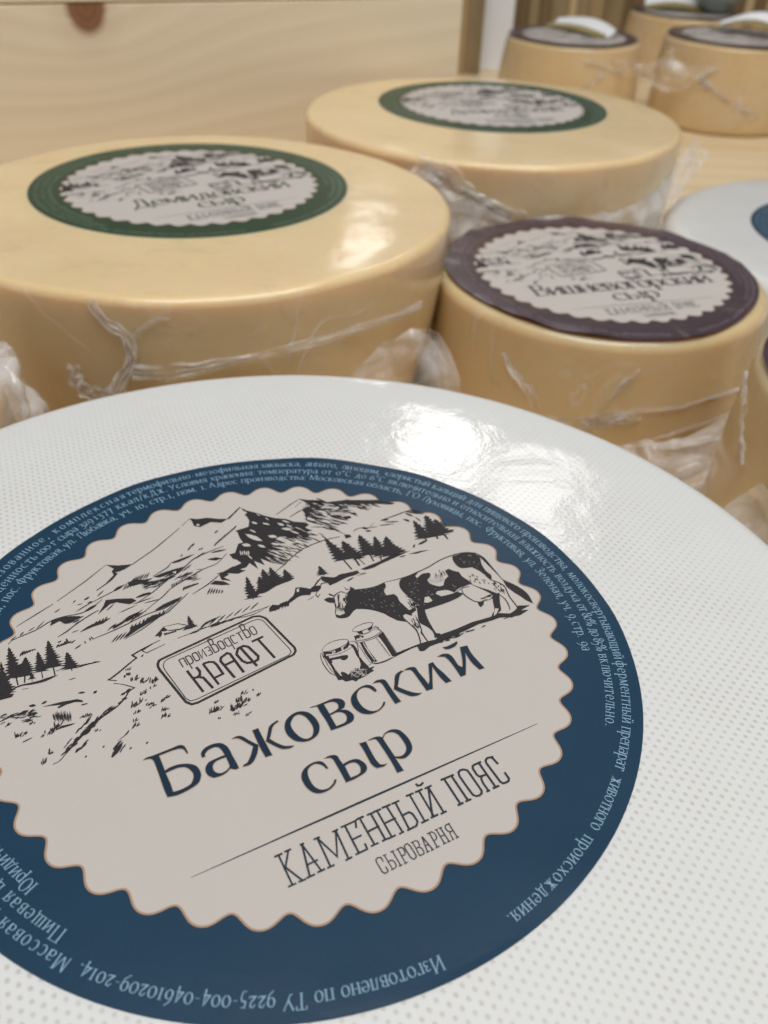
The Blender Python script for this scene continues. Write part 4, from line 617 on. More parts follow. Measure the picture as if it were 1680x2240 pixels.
ART['cow'] = """

S 737,358 826,332 905,321 989,330 980,285 939,240 931,190 990,177 1000,139 989,87 996,36 1005,-33 1062,-28 1056,-58 1005,-75 997,-99 961,-58 934,-64 923,-128 875,-85 828,2 773,74 716,123 654,156 621,142 576,111 556,150 581,213 620,244 632,290 670,332 703,339
S 489,178 509,148 556,150 598,154 587,116 550,104 505,117 480,142;C34 669,342 637,384 573,363 544,308 525,240 489,178;L30 661,337 618,280 613,230 563,188;S 480,357 521,363 556,339 553,304 533,291 498,316
F 539,406 550,401 569,370 563,359 541,381;S 664,344 706,368 724,403 744,372 733,328 697,310;F 686,431 687,395 708,372 680,386;F 616,307 638,304 620,279 605,278;F 592,354 614,361 574,285 578,317;H22 575,313 564,251
H22 536,223 577,288;H22 592,289 528,211;H22 523,191 578,260;H22 550,230 555,252;H22 554,182 590,266;H22 576,297 518,194;H22 586,228 527,183;H22 558,221 544,208;H22 532,226 540,248;H22 552,253 546,160;H22 575,214 557,175
C38 989,330 1147,312 1304,322 1402,336 1511,365 1637,377 1761,362 1839,315
S 1145,309 1272,311 1289,314 1246,287 1244,258 1310,285 1364,273 1361,241 1306,202 1306,154 1348,98 1388,92 1432,143 1479,166 1490,236 1528,245 1565,189 1584,179 1578,117 1597,47 1605,10 1534,10 1468,6 1421,-18 1384,33 1309,56 1281,34 1306,-10 1388,-20 1442,-18 1477,-60 1413,-81 1332,-90 1233,-90 1114,-84 1105,-48 1097,10 1079,85 1066,171 1077,246 1114,298
Q 1182,34 1216,26 1216,-26 1171,-30 1151,-12;H34 1164,12 1188,-16;H26 1181,10 1210,-9;H34 1168,22 1187,-20;H18 1170,23 1189,1;W28 1312,184 1344,217;W28 1318,174 1354,218;W28 1324,164 1354,201;W28 1330,153 1374,217
W28 1337,143 1375,202;W28 1343,132 1396,220;W28 1356,133 1406,219;W28 1369,134 1402,194;W28 1383,134 1421,209;W28 1396,135 1424,197;W28 1409,136 1422,178;W28 1422,137 1440,190;H26 1058,-6 1128,38;H27 1053,128 1105,42
H27 1110,20 1063,9;H27 1131,44 1068,-27;H27 1121,46 1012,-16;H26 1039,14 1101,-64;H27 1066,50 1054,29;H27 1110,12 1054,84;H27 1141,60 1111,42;H26 1096,-4 1046,5
S 1640,364 1757,355 1831,313 1833,245 1804,185 1783,91 1792,24 1764,-21 1752,44 1736,119 1709,178 1652,193 1617,220 1611,277 1620,324
S 1838,318 1867,236 1859,104 1850,-27 1852,-65 1890,-139 1920,-227 1923,-300 1897,-396 1872,-348 1854,-274 1837,-218 1826,-140 1842,-60 1842,98 1839,238;S 1562,64 1626,-48 1676,-112 1716,-182 1686,-199 1637,-89 1592,0
C35 1750,41 1762,-20 1812,-119 1778,-245 1763,-373 1734,-396 1674,-409;C30 1716,-182 1730,-256 1713,-335 1692,-376;S 1684,-149 1726,-187 1669,-278 1632,-346 1594,-360 1593,-394 1514,-384 1546,-353 1587,-323 1636,-227
P 1599,-312 1622,-327 1577,-366 1542,-377;H24 1780,-119 1768,-173;H20 1726,-109 1725,-153;H20 1798,-87 1788,-123;H32 1771,-55 1767,-89;H36 1750,-95 1744,-130;H25 1752,-60 1743,-98;H18 1772,-140 1766,-192;H22 1771,-37 1766,-80
H27 1776,-148 1761,-213;H31 1747,-129 1746,-180;H33 1763,-143 1758,-184;H32 1772,-96 1766,-124;H23 1748,-49 1748,-99;H28 1765,-51 1750,-97;H22 1725,-166 1726,-197;H34 1784,-149 1778,-184;H26 1692,-16 1693,-40;H17 1630,38 1630,4
H24 1681,80 1685,41;H27 1716,12 1712,-18;H18 1652,102 1654,76;H23 1670,50 1667,14;H28 1629,103 1632,73;H23 1667,114 1662,67;H23 1615,67 1607,31;H21 1654,54 1640,14;H25 1662,9 1660,-29;H23 1657,55 1658,25;H17 1720,-34 1721,-62
H16 1700,22 1696,-27;C35 1491,-14 1475,-62 1490,-137 1529,-194 1634,-208;F 1521,-190 1574,-199 1547,-235 1511,-251 1508,-229;L36 1441,-17 1516,1 1559,-11;H19 1604,-158 1652,-177;H33 1628,-163 1678,-170;H24 1558,-192 1616,-197
H34 1632,-164 1682,-168;H31 1627,-202 1679,-205;H28 1558,-171 1608,-180;H32 1556,-168 1617,-175;H35 1607,-176 1663,-178;H21 1640,-187 1668,-204
S 1086,-8 1124,-58 1092,-146 1073,-233 1060,-334 1086,-353 1079,-381 1026,-374 1045,-316 1036,-251 1008,-187 1034,-114;C32 917,-31 930,-132 945,-250 917,-347 887,-425;C32 1017,-106 992,-225 968,-294 962,-370 961,-400
F 896,-402 965,-394 958,-430 887,-452 860,-439;H19 967,-267 957,-310;H30 1006,-138 1003,-168;H28 987,-199 980,-237;H28 968,-172 958,-219;H32 970,-189 967,-242;H27 952,-223 943,-276;H31 974,-210 968,-239;H34 977,-164 974,-195
H19 986,-173 983,-213;H19 973,-119 961,-170;H21 948,-177 947,-234;H26 980,-151 975,-180;H27 961,-167 961,-202;H34 986,-116 988,-156;L33 826,-2 873,-87 924,-132
F 689,-386 749,-389 868,-392 860,-439 956,-429 1038,-432 1127,-418 1262,-412 1394,-397 1497,-409 1573,-409 1652,-440 1728,-458 1822,-437 1765,-415 1862,-400 1774,-362 1729,-402 1674,-409 1601,-368 1510,-372 1359,-357 1208,-366 1080,-363 1020,-391 972,-382 895,-375 756,-378
H38 930,-423 964,-423;H33 1084,-425 1120,-436;H44 1099,-409 1168,-432;H45 1259,-428 1342,-428;H39 1184,-440 1252,-423;H35 1162,-436 1207,-429;H28 1109,-430 1175,-430;H33 1090,-416 1149,-411;H27 993,-430 1040,-429
H35 1162,-417 1221,-418;H41 891,-409 950,-416;H25 938,-429 1014,-429;H40 1639,-445 1706,-442;H28 1097,-411 1144,-407;H25 1058,-422 1139,-422;H24 1109,-412 1185,-414;H43 1258,-420 1333,-436;H38 931,-415 972,-414
H35 1388,-436 1438,-430;H30 1585,-434 1656,-436;H28 998,-400 1053,-398;H32 906,-407 948,-402;H31 1118,-409 1190,-410;H43 1164,-429 1212,-425;H34 1026,-413 1082,-406;H25 950,-420 995,-424;H42 1153,-422 1192,-415
H23 1141,-438 1202,-443;H37 1072,-432 1116,-445;H26 1032,-436 1070,-432;W6 796,297 802,274;W9 929,96 934,75;W10 847,263 851,250;W7 821,316 825,299;W7 820,198 824,176;W8 943,264 946,242;W8 915,200 920,189;W7 919,71 924,48
W8 772,126 778,116;W9 787,210 793,188;W10 850,136 859,119;W6 885,144 887,121;W10 898,8 901,-4;W10 851,25 857,11;W7 968,56 968,39;W8 822,193 827,178;W10 884,307 887,292;W8 903,69 913,49;W7 828,296 835,275;W6 736,198 742,179
W8 904,227 912,208;W7 707,202 715,184;W10 772,111 775,97;W10 880,206 889,190;W10 884,266 888,255;W8 867,90 874,70;W9 834,98 837,74;W9 774,150 778,125;W10 903,-48 909,-67;W8 778,329 783,306;W9 736,165 742,148;W10 905,79 908,67
W9 885,136 887,122;W8 811,186 814,176;W8 1219,65 1227,52;W7 1231,-7 1236,-21;W10 1240,87 1246,68;W8 1302,92 1308,71;W9 1135,-24 1144,-43;W9 1194,21 1200,8;W9 1112,144 1118,122;W9 1155,168 1160,153;W11 1154,229 1160,213
W10 1208,205 1224,190;W11 1122,142 1132,124;W9 1126,43 1132,22;W10 1250,42 1258,33;W8 1196,223 1205,208;W10 1449,64 1457,41;W11 1452,39 1466,24;W8 1295,155 1302,146;W7 1118,134 1122,119;W8 1202,42 1210,24;W9 1174,174 1182,160
W6 1126,116 1138,98;W10 1170,134 1181,115;W10 1147,-9 1154,-22;W6 1432,25 1440,11;W9 1100,100 1106,91;W7 1237,52 1242,29;W7 1110,72 1119,54;W6 1226,247 1235,227;W8 1366,52 1372,34;W8 1248,44 1259,26;W7 1144,210 1152,197
W6 1191,216 1192,194;W7 1678,251 1678,232;W8 1698,266 1692,244;W8 1684,313 1677,288;W10 1763,318 1760,298;W7 1713,219 1710,206;W8 1746,167 1740,148;W8 1780,192 1776,178;W11 1773,321 1768,297;W10 1776,304 1771,284
W10 1761,230 1750,203;W10 1685,271 1678,243;W9 1728,250 1722,227;H30 1061,36 1043,-10;H30 1072,20 1069,-17;H29 1040,54 1042,4;H19 1088,-6 1079,-56;H30 1074,39 1072,0;H26 1088,22 1087,-11;H24 1070,-19 1070,-48;H23 1046,-5 1040,-50
H21 1034,-8 1036,-49;H22 1059,64 1056,27;H18 1094,-45 1093,-86;H24 1092,-5 1086,-39;H24 1103,-40 1098,-81;H26 1058,-12 1053,-48;H18 1344,235 1332,198;H21 1477,250 1463,206;H17 1432,204 1415,170;H20 1456,267 1438,236
H24 1479,225 1457,178;H20 1459,250 1440,182;H22 1426,209 1410,164;H19 1443,235 1430,192;H16 1408,229 1386,168;H15 1450,240 1430,173;H21 1395,219 1378,182;H21 1409,255 1392,188;H14 1416,226 1410,194;H22 1415,204 1398,146
H23 1394,229 1364,164;H18 1506,243 1495,193
"""
ART['can'] = """
C17 237,-117 277,-87 333,-72 384,-76 428,-88 451,-105 448,-120 422,-139 378,-149 328,-151 282,-148 246,-137 237,-117
F 241,-138 279,-154 298,-160 291,-181 245,-164 244,-184 260,-182 253,-208 261,-235 252,-263 245,-260 246,-292 240,-328 246,-369 252,-403 276,-442 218,-425 221,-381 230,-284 228,-212 222,-179
P 244,-272 257,-278 254,-341 257,-393 258,-410 247,-394 244,-323;F 298,-160 372,-151 367,-182 315,-188;P 303,-169 319,-165 316,-182 303,-184;F 384,-164 422,-146 451,-124 444,-154 412,-178 391,-181 380,-189
F 444,-154 466,-168 468,-220 463,-244 441,-260 448,-203;C14 251,-187 314,-200 382,-200 465,-178;F 251,-212 316,-225 340,-226 381,-240 378,-262 354,-276 336,-276 323,-263 323,-250 285,-240 250,-233
F 444,-211 440,-259 468,-234 451,-292 454,-352 464,-402 461,-420 505,-423 470,-440 483,-457 437,-466 404,-475 344,-482 321,-490 308,-469 269,-462 258,-461 242,-424 243,-393 274,-364 291,-382 303,-414 335,-388 356,-402 372,-375 380,-392 394,-380 388,-406 397,-401 425,-363 436,-316 438,-262
W12 364,-388 448,-434;W12 355,-410 328,-398;W12 394,-394 393,-429;W12 412,-403 306,-448;W12 340,-435 379,-434;W12 322,-398 419,-434;W12 346,-378 384,-409;W12 426,-450 421,-438;W12 356,-468 320,-422;W12 325,-406 339,-466
W12 402,-474 388,-419;W12 370,-461 421,-474;W12 425,-410 382,-436;W12 393,-481 392,-404;W12 418,-444 415,-475;W12 340,-394 357,-396;W12 337,-368 310,-451;W12 396,-410 438,-434;W12 332,-393 329,-443;W12 343,-390 399,-482
W12 356,-376 381,-461;W12 401,-433 342,-466;W12 406,-487 360,-396;W12 340,-458 358,-469;W12 412,-452 372,-476;W12 379,-454 404,-490;C20 223,-137 204,-170 192,-236 192,-306 202,-353 222,-383
C12 244,-141 226,-145 220,-178 217,-233 213,-301 220,-374;C16 448,-129 481,-138 492,-166 471,-235 444,-268;C13 438,-262 442,-320 424,-366 393,-405
C18 526,-32 564,-14 622,-8 673,-17 695,-36 681,-55 647,-67 596,-69 549,-63 524,-44 526,-32;F 545,-61 587,-68 578,-105 551,-88;F 629,-73 678,-54 664,-84 632,-95;C18 550,-89 595,-110 662,-97
C16 498,-138 544,-158 615,-166 676,-154 711,-139 696,-107 664,-91;C16 497,-140 516,-167 560,-175 639,-177 707,-155 713,-138;F 508,-94 542,-94 572,-125 562,-139 550,-132 558,-123 537,-115 542,-134 518,-122 498,-138
L25 669,-78 693,-77 708,-93 698,-116;F 516,-170 548,-184 538,-255 541,-390 503,-378 503,-284;P 531,-184 536,-186 532,-299 530,-380 525,-378 523,-274;L14 498,-154 494,-274 490,-383
F 662,-167 717,-147 709,-260 705,-366 694,-387 659,-397 668,-280 668,-198;L15 718,-146 709,-373;L14 645,-180 648,-290 647,-387;L8 639,-177 641,-384;C15 492,-374 528,-403 582,-411 660,-403
C15 470,-399 498,-387 533,-412 603,-417 683,-405;F 664,-396 700,-377 747,-380 820,-377 810,-392 735,-401 677,-408
"""
ART['stamp'] = """
M56 -835,274 -818,302 -792,310 -69,424 -23,408 7,368 76,-4 70,-39 43,-65 -700,-182 -742,-178 -770,-142 -839,217 -840,250 -835,274
M19 -802,252 -786,276 -764,288 -84,385 -42,379 -18,348 40,-6 38,-34 12,-55 -703,-152 -741,-146 -760,-114 -807,191 -808,224 -802,252;M54 -675,124 -638,-110;M56 -607,126 -598,80 -609,46 -630,34 -659,37
M56 -659,37 -620,32 -596,10 -588,-24 -569,-108;M55 -556,136 -523,-93;M57 -556,136 -514,135 -484,120 -473,84 -464,-14 -533,-25;M59 -405,-84 -438,107 -424,136 -371,158 -355,143 -351,105 -332,-67;M58 -427,55 -340,68
M58 -306,134 -285,166 -242,172 -216,150 -186,32 -200,2 -229,-6 -279,4 -302,38 -316,113 -306,134;M57 -268,163 -229,-52;M61 -174,186 -80,198;M58 -125,188 -88,-35;M24 -687,166 -694,246 -660,251 -654,171
M24 -636,125 -646,253 -621,256 -610,242 -607,194 -615,176 -639,173;M24 -592,192 -586,180 -564,183 -558,196 -562,253 -570,264 -591,261 -596,248 -592,192;M24 -548,267 -543,186 -514,272 -508,191
M24 -499,274 -469,279 -463,267 -464,242 -484,237;M24 -464,240 -460,210 -464,197 -494,193;M25 -445,200 -452,340 -432,347 -422,336 -422,302 -429,285 -449,282;M24 -429,285 -413,270 -410,217 -417,204 -445,200
M24 -395,219 -389,208 -367,211 -360,224 -363,282 -371,293 -393,290 -398,277 -395,219;M25 -307,170 -312,302 -341,298 -348,284 -345,226 -337,215 -309,219;M25 -264,296 -269,308 -291,305 -297,292 -294,233 -288,222 -264,225
M25 -248,311 -207,317;M25 -228,314 -225,230;M25 -192,235 -196,379 -175,386 -164,375 -166,340 -173,322 -194,319;M25 -173,322 -157,308 -156,253 -164,239 -192,235
M25 -140,255 -134,243 -112,246 -104,260 -105,319 -113,331 -136,328 -142,314 -140,255
"""
ART['maker'] = """

F -1146,-1360 -945,-1362 -736,-1363 -522,-1364 -299,-1366 -69,-1366 170,-1366 418,-1365 675,-1364 943,-1362 1221,-1360 1222,-1357 945,-1356 677,-1354 420,-1353 172,-1352 -67,-1351 -298,-1352 -521,-1353 -736,-1355 -945,-1356 -1146,-1358
M37 -664,-1456 -666,-1657;M38 -602,-1453 -660,-1544 -669,-1556;M37 -657,-1545 -607,-1657;M39 -561,-1656 -519,-1455;M38 -519,-1455 -489,-1653;M38 -543,-1584 -478,-1583;M38 -424,-1459 -433,-1654;M39 -424,-1459 -373,-1616 -308,-1462
M38 -308,-1462 -322,-1659;M39 -247,-1457 -254,-1655;M41 -274,-1458 -177,-1458 -194,-1503;M40 -250,-1559 -188,-1558;M39 -276,-1653 -200,-1652 -196,-1614;M39 -147,-1453 -150,-1646;M40 -74,-1457 -80,-1646;M41 -151,-1556 -68,-1552
M40 -32,-1456 -38,-1650;M40 33,-1456 33,-1650;M41 -40,-1552 44,-1550;M40 92,-1455 77,-1651;M41 85,-1554 132,-1552 145,-1572 146,-1629 126,-1652 62,-1654;M41 196,-1450 185,-1649;M41 260,-1450 250,-1645;M43 243,-1638 324,-1454
M42 324,-1454 316,-1650;M44 269,-1398 272,-1416 292,-1420 314,-1411;M39 -689,-1455 -640,-1457;M37 -692,-1655 -643,-1656;M39 -627,-1452 -585,-1453;M37 -631,-1656 -584,-1658;M38 -581,-1655 -529,-1656;M38 -514,-1653 -466,-1653
M39 -531,-1455 -505,-1454;M40 -447,-1457 -407,-1457;M38 -454,-1654 -408,-1654;M40 -330,-1463 -292,-1462;M39 -342,-1659 -298,-1657;M41 -170,-1454 -120,-1454;M40 -174,-1646 -123,-1646;M42 -99,-1455 -50,-1457;M40 -102,-1647 -56,-1647
M42 -54,-1454 -5,-1457;M40 -66,-1650 -12,-1649;M42 2,-1454 60,-1456;M40 8,-1652 44,-1650;M42 66,-1455 120,-1456;M43 171,-1448 224,-1449;M41 160,-1649 212,-1648;M43 233,-1450 286,-1450;M42 227,-1646 279,-1645;M44 299,-1453 349,-1452
M42 294,-1649 337,-1648;M47 419,-1445 513,-1448;M45 442,-1451 436,-1638;M45 494,-1453 490,-1639;M45 416,-1646 457,-1646;M45 471,-1644 514,-1645
M46 548,-1446 566,-1438 588,-1442 604,-1457 606,-1474 602,-1624 592,-1640 570,-1647 552,-1642 540,-1628 537,-1610 538,-1472 548,-1446;M47 718,-1444 665,-1444 651,-1448 643,-1466 640,-1512 646,-1531 663,-1536 697,-1540
M46 700,-1446 693,-1639;M46 672,-1643 718,-1644;M46 660,-1538 647,-1553 641,-1580 639,-1641;M46 624,-1644 650,-1644;M48 805,-1439 799,-1454 804,-1508
M47 799,-1454 786,-1441 765,-1439 749,-1449 742,-1468 741,-1623 748,-1640 768,-1645 790,-1642 802,-1628 804,-1577;M22 -156,-1734 -156,-1764
M22 -156,-1734 -175,-1728 -188,-1734 -192,-1750 -191,-1816 -184,-1830 -167,-1830 -158,-1823 -160,-1796;M23 -141,-1730 -120,-1731;M22 -132,-1731 -132,-1830;M22 -128,-1775 -108,-1777 -100,-1794 -102,-1816 -112,-1827 -141,-1829
M23 -92,-1731 -68,-1731;M22 -80,-1731 -80,-1828;M22 -92,-1829 -71,-1830;M23 -57,-1733 -26,-1730;M22 -45,-1731 -49,-1828;M22 -59,-1830 -34,-1828;M23 -33,-1731 -20,-1734 -16,-1748 -18,-1771 -28,-1782 -46,-1781
M23 -3,-1734 8,-1727 21,-1730 27,-1746 28,-1816 23,-1825 6,-1831 -1,-1825 -6,-1810 -7,-1748 -3,-1734;M23 41,-1732 74,-1732;M23 52,-1732 46,-1827;M23 74,-1732 82,-1744 78,-1768 68,-1777 50,-1778
M23 68,-1777 79,-1789 80,-1814 74,-1826 43,-1827;M23 117,-1727 97,-1827;M23 119,-1730 131,-1828;M23 89,-1827 111,-1826;M23 119,-1828 140,-1828;M23 106,-1786 125,-1790;M24 153,-1726 188,-1727;M23 168,-1728 162,-1828
M23 151,-1826 178,-1827;M23 187,-1728 195,-1742 193,-1771 181,-1781 164,-1781;M24 206,-1726 225,-1727;M23 216,-1729 212,-1826;M23 202,-1826 224,-1826;M24 233,-1727 253,-1728;M23 243,-1728 242,-1825;M23 230,-1826 253,-1827
M24 217,-1776 241,-1778;M24 309,-1727 286,-1726 272,-1732 268,-1748 272,-1768 282,-1776 300,-1777;M23 301,-1728 299,-1826;M23 288,-1827 310,-1827;M24 281,-1776 274,-1784 270,-1825;M23 262,-1826 275,-1826
"""
GLYPHS = [
 ('Б', "-1149,-472 -1127,-465 -1086,-468 -1022,-467 -964,-466 -925,-464 -906,-472 -894,-490 -891,-522 -891,-546 -898,-544 -902,-516 -912,-499 -933,-488 -974,-483 -1022,-483 -1058,-484 -1058,-546 -1059,-611 -1023,-602 -981,-603 -942,-614 -911,-630 -882,-657 -870,-691 -871,-732 -882,-760 -906,-788 -948,-803 -996,-811 -1048,-813 -1100,-800 -1102,-740 -1098,-628 -1096,-527 -1100,-497 -1116,-480|-1060,-629 -1019,-625 -978,-626 -940,-641 -919,-672 -911,-711 -922,-746 -949,-776 -988,-785 -1030,-787 -1061,-781 -1058,-716"),
 ('а', "-820,-591 -798,-566 -766,-554 -722,-553 -683,-568 -660,-601 -652,-640 -652,-691 -649,-741 -649,-797 -670,-797 -698,-776 -728,-794 -768,-801 -809,-796 -831,-769 -838,-735 -827,-699 -797,-673 -758,-668 -714,-666 -691,-667 -694,-626 -706,-592 -731,-578 -764,-580 -787,-590 -802,-607 -804,-620 -822,-621|-690,-684 -725,-682 -758,-686 -784,-704 -793,-737 -785,-766 -762,-784 -730,-783 -703,-770 -692,-754"),
 ('ж', "-605,-568 -584,-563 -557,-567 -537,-588 -518,-624 -487,-674 -475,-686 -499,-732 -522,-763 -550,-791 -583,-805 -620,-800 -613,-790 -586,-783 -552,-748 -529,-716 -508,-684 -541,-627 -561,-591 -582,-574"),
 ('ж', "-466,-564 -428,-564 -430,-658 -429,-800 -470,-796 -473,-709"),
 ('ж', "-421,-685 -386,-628 -361,-588 -330,-570 -292,-561 -290,-572 -317,-580 -342,-598 -368,-637 -394,-676 -374,-716 -346,-756 -321,-778 -280,-795 -284,-799 -308,-802 -334,-795 -360,-778 -386,-743"),
 ('о', "-265,-622 -236,-583 -191,-560 -147,-555 -111,-568 -82,-596 -64,-648 -62,-702 -74,-742 -102,-780 -140,-798 -182,-803 -222,-789 -256,-761 -276,-714 -279,-668|-224,-620 -195,-589 -168,-575 -141,-581 -118,-609 -107,-657 -105,-704 -116,-744 -142,-779 -173,-788 -199,-774 -219,-743 -232,-692 -233,-650"),
 ('в', "-53,-559 -18,-561 44,-560 94,-558 133,-566 163,-592 168,-627 146,-660 114,-668 148,-685 168,-719 170,-755 146,-786 105,-795 56,-797 -13,-792 -8,-707 -11,-612 -8,-574 -31,-562|36,-574 80,-574 110,-588 122,-616 112,-647 88,-658 35,-667|33,-678 80,-674 111,-686 128,-714 124,-747 101,-774 65,-779 30,-778"),
 ('с', "408,-629 408,-603 397,-572 372,-552 331,-550 281,-566 240,-591 216,-623 204,-670 210,-717 230,-758 270,-786 314,-792 362,-781 398,-760 412,-740 402,-738 378,-763 342,-780 308,-778 279,-756 259,-716 254,-660 264,-612 288,-579 320,-563 351,-565 375,-586 388,-616 396,-632"),
 ('к', "420,-558 452,-547 491,-554 506,-574 507,-616 505,-698 509,-785 466,-786 468,-688 472,-603 467,-573 444,-564"),
 ('к', "521,-669 549,-628 579,-578 607,-554 648,-544 658,-556 629,-566 600,-598 553,-663 584,-709 618,-750 652,-777 670,-783 652,-790 618,-787 590,-773 566,-742 542,-707"),
 ('и', "670,-548 708,-543 740,-552 752,-570 749,-612 753,-680 754,-740 782,-708 817,-641 852,-576 887,-574 888,-629 902,-703 911,-784 868,-782 860,-710 863,-607 819,-680 759,-786 714,-782 716,-694 718,-601 714,-570 693,-557"),
 ('й', "947,-543 993,-539 1030,-555 1040,-593 1033,-679 1043,-699 1052,-711 1095,-636 1140,-537 1194,-546 1179,-633 1184,-785 1145,-782 1134,-700 1144,-600 1096,-681 1031,-780 992,-779 1000,-677 1000,-603 992,-569"),
 ('й', "1029,-481 1060,-488 1110,-483 1150,-476 1144,-495 1108,-513 1060,-515 1033,-503"),
 ('с', "-160,-1049 -162,-1022 -168,-998 -186,-978 -222,-970 -265,-976 -300,-993 -326,-1021 -338,-1062 -335,-1117 -317,-1163 -286,-1189 -245,-1196 -202,-1189 -168,-1170 -152,-1148 -160,-1145 -180,-1166 -216,-1182 -248,-1180 -274,-1165 -292,-1132 -297,-1083 -290,-1032 -273,-1000 -247,-986 -217,-983 -191,-1000 -175,-1026 -170,-1049"),
 ('ы', "-145,-974 -114,-969 -83,-978 -68,-996 -68,-1031 -63,-1066 -19,-1060 19,-1065 44,-1084 60,-1122 57,-1155 36,-1179 -4,-1189 -53,-1195 -105,-1194 -103,-1135 -101,-1050 -102,-1004 -114,-983|-60,-1081 -22,-1076 8,-1086 22,-1109 22,-1140 6,-1170 -19,-1178 -67,-1177 -65,-1134"),
 ('ы', "101,-970 144,-976 138,-1040 134,-1124 140,-1170 157,-1182 180,-1187 155,-1195 113,-1187 100,-1166 95,-1132 101,-1043"),
 ('р', "164,-973 193,-970 232,-975 256,-994 282,-974 317,-965 351,-970 381,-994 396,-1043 399,-1093 390,-1140 368,-1172 328,-1195 290,-1197 250,-1173 250,-1278 208,-1275 215,-1194 217,-1081 214,-998 199,-980|253,-1004 277,-982 305,-976 335,-987 356,-1016 361,-1062 359,-1109 346,-1147 317,-1172 284,-1176 253,-1162 252,-1084"),
]

rnd = random.Random(11)


def smooth_line(P, closed, n=4, sharp=50):
    """rounds a traced outline, keeping its corners"""
    P = [Vector(p) for p in P]
    N = len(P)
    out = []

    def corner(a, b, c):
        d1, d2 = b - a, c - b
        if d1.length < 1e-9 or d2.length < 1e-9:
            return True
        return math.degrees(d1.angle(d2)) > sharp

    for i in range(N if closed else N - 1):
        a, b = P[i], P[(i + 1) % N]
        p0 = P[i - 1] if (closed or i > 0) else a
        p3 = P[(i + 2) % N] if (closed or i + 2 < N) else b
        ca, cb = corner(p0, a, b), corner(a, b, p3)
        m1 = (b - a) if ca else (b - p0) / 2
        m2 = (b - a) if cb else (p3 - a) / 2
        L = (b - a).length
        for m in (m1, m2):
            if m.length > 1.2 * L:
                m *= 1.2 * L / m.length
        k = 1 if ca and cb else n
        for q in range(k):
            t = q / k
            out.append((2 * t**3 - 3 * t * t + 1) * a + (t**3 - 2 * t * t + t) * m1 + (-2 * t**3 + 3 * t * t) * b + (t**3 - t * t) * m2)
    if not closed:
        out.append(P[-1])
    return out


class Print:
    """collects flat polygons at staggered heights and makes one mesh of them"""

    def __init__(self):
        self.v, self.f, self.k = [], [], 0

    def lift(self, base, n=40, step=2.5e-6):
        self.k = (self.k + 7) % n
        return base + self.k * step

    def poly(self, loops, z):
        loops = [[Vector((p[0], p[1], 0)) for p in l] for l in loops]
        tri = tessellate_polygon(loops)
        o = len(self.v)
        flat = [p for l in loops for p in l]
        self.v += [(p.x * R, p.y * R, z) for p in flat]
        for t in tri:
            a, b, c = (flat[i] for i in t)
            n = (b - a).cross(c - a).z
            if abs(n) < 1e-12:
                continue
            self.f.append(tuple(o + i for i in (t if n > 0 else t[::-1])))

    def ribbon(self, pts, w, z):
        """w: one width per point"""
        pts = [Vector((p[0], p[1])) for p in pts]
        q = [pts[0]]
        ww = [w[0]]
        for p, x in zip(pts[1:], w[1:]):
            if (p - q[-1]).length > 1e-6:
                q.append(p)
                ww.append(x)
        if len(q) < 2:
            return
        closed = (q[0] - q[-1]).length < 1e-4 and len(q) > 3
        if closed:
            q, ww = q[:-1], ww[:-1]
        n = len(q)
        o = len(self.v)
        for i in range(n):
            a = q[i - 1] if (i > 0 or closed) else None
            b = q[(i + 1) % n] if (i < n - 1 or closed) else None
            d1 = (q[i] - a).normalized() if a is not None else (b - q[i]).normalized()
            d2 = (b - q[i]).normalized() if b is not None else d1
            t = d1 + d2
            t = t.normalized() if t.length > 1e-4 else d1
            m = Vector((-t.y, t.x))
            k = 1 / max(0.45, t.dot(d1))
            for s in (1, -1):
                p = q[i] + m * (s * ww[i] / 2 * k)
                self.v.append((p.x * R, p.y * R, z))
        for i in range(n if closed else n - 1):
            j = (i + 1) % n
            self.f.append((o + 2 * i, o + 2 * i + 1, o + 2 * j + 1, o + 2 * j))

    def mesh(self, name):
        me = mesh(name, self.v, self.f)
        bm = bmesh.new()
        bm.from_mesh(me)
        for f in bm.faces:
            if f.normal.z < 0:
                f.normal_flip()
        bm.to_mesh(me)
        bm.free()
        return me


def pts_of(s):
    return [tuple(int(x) / 2500 for x in p.split(',')) for p in s.split()]


Z_PAPER, Z_INK, Z_PATCH, Z_TOP = 4e-5, 8e-5, 20e-5, 8e-5


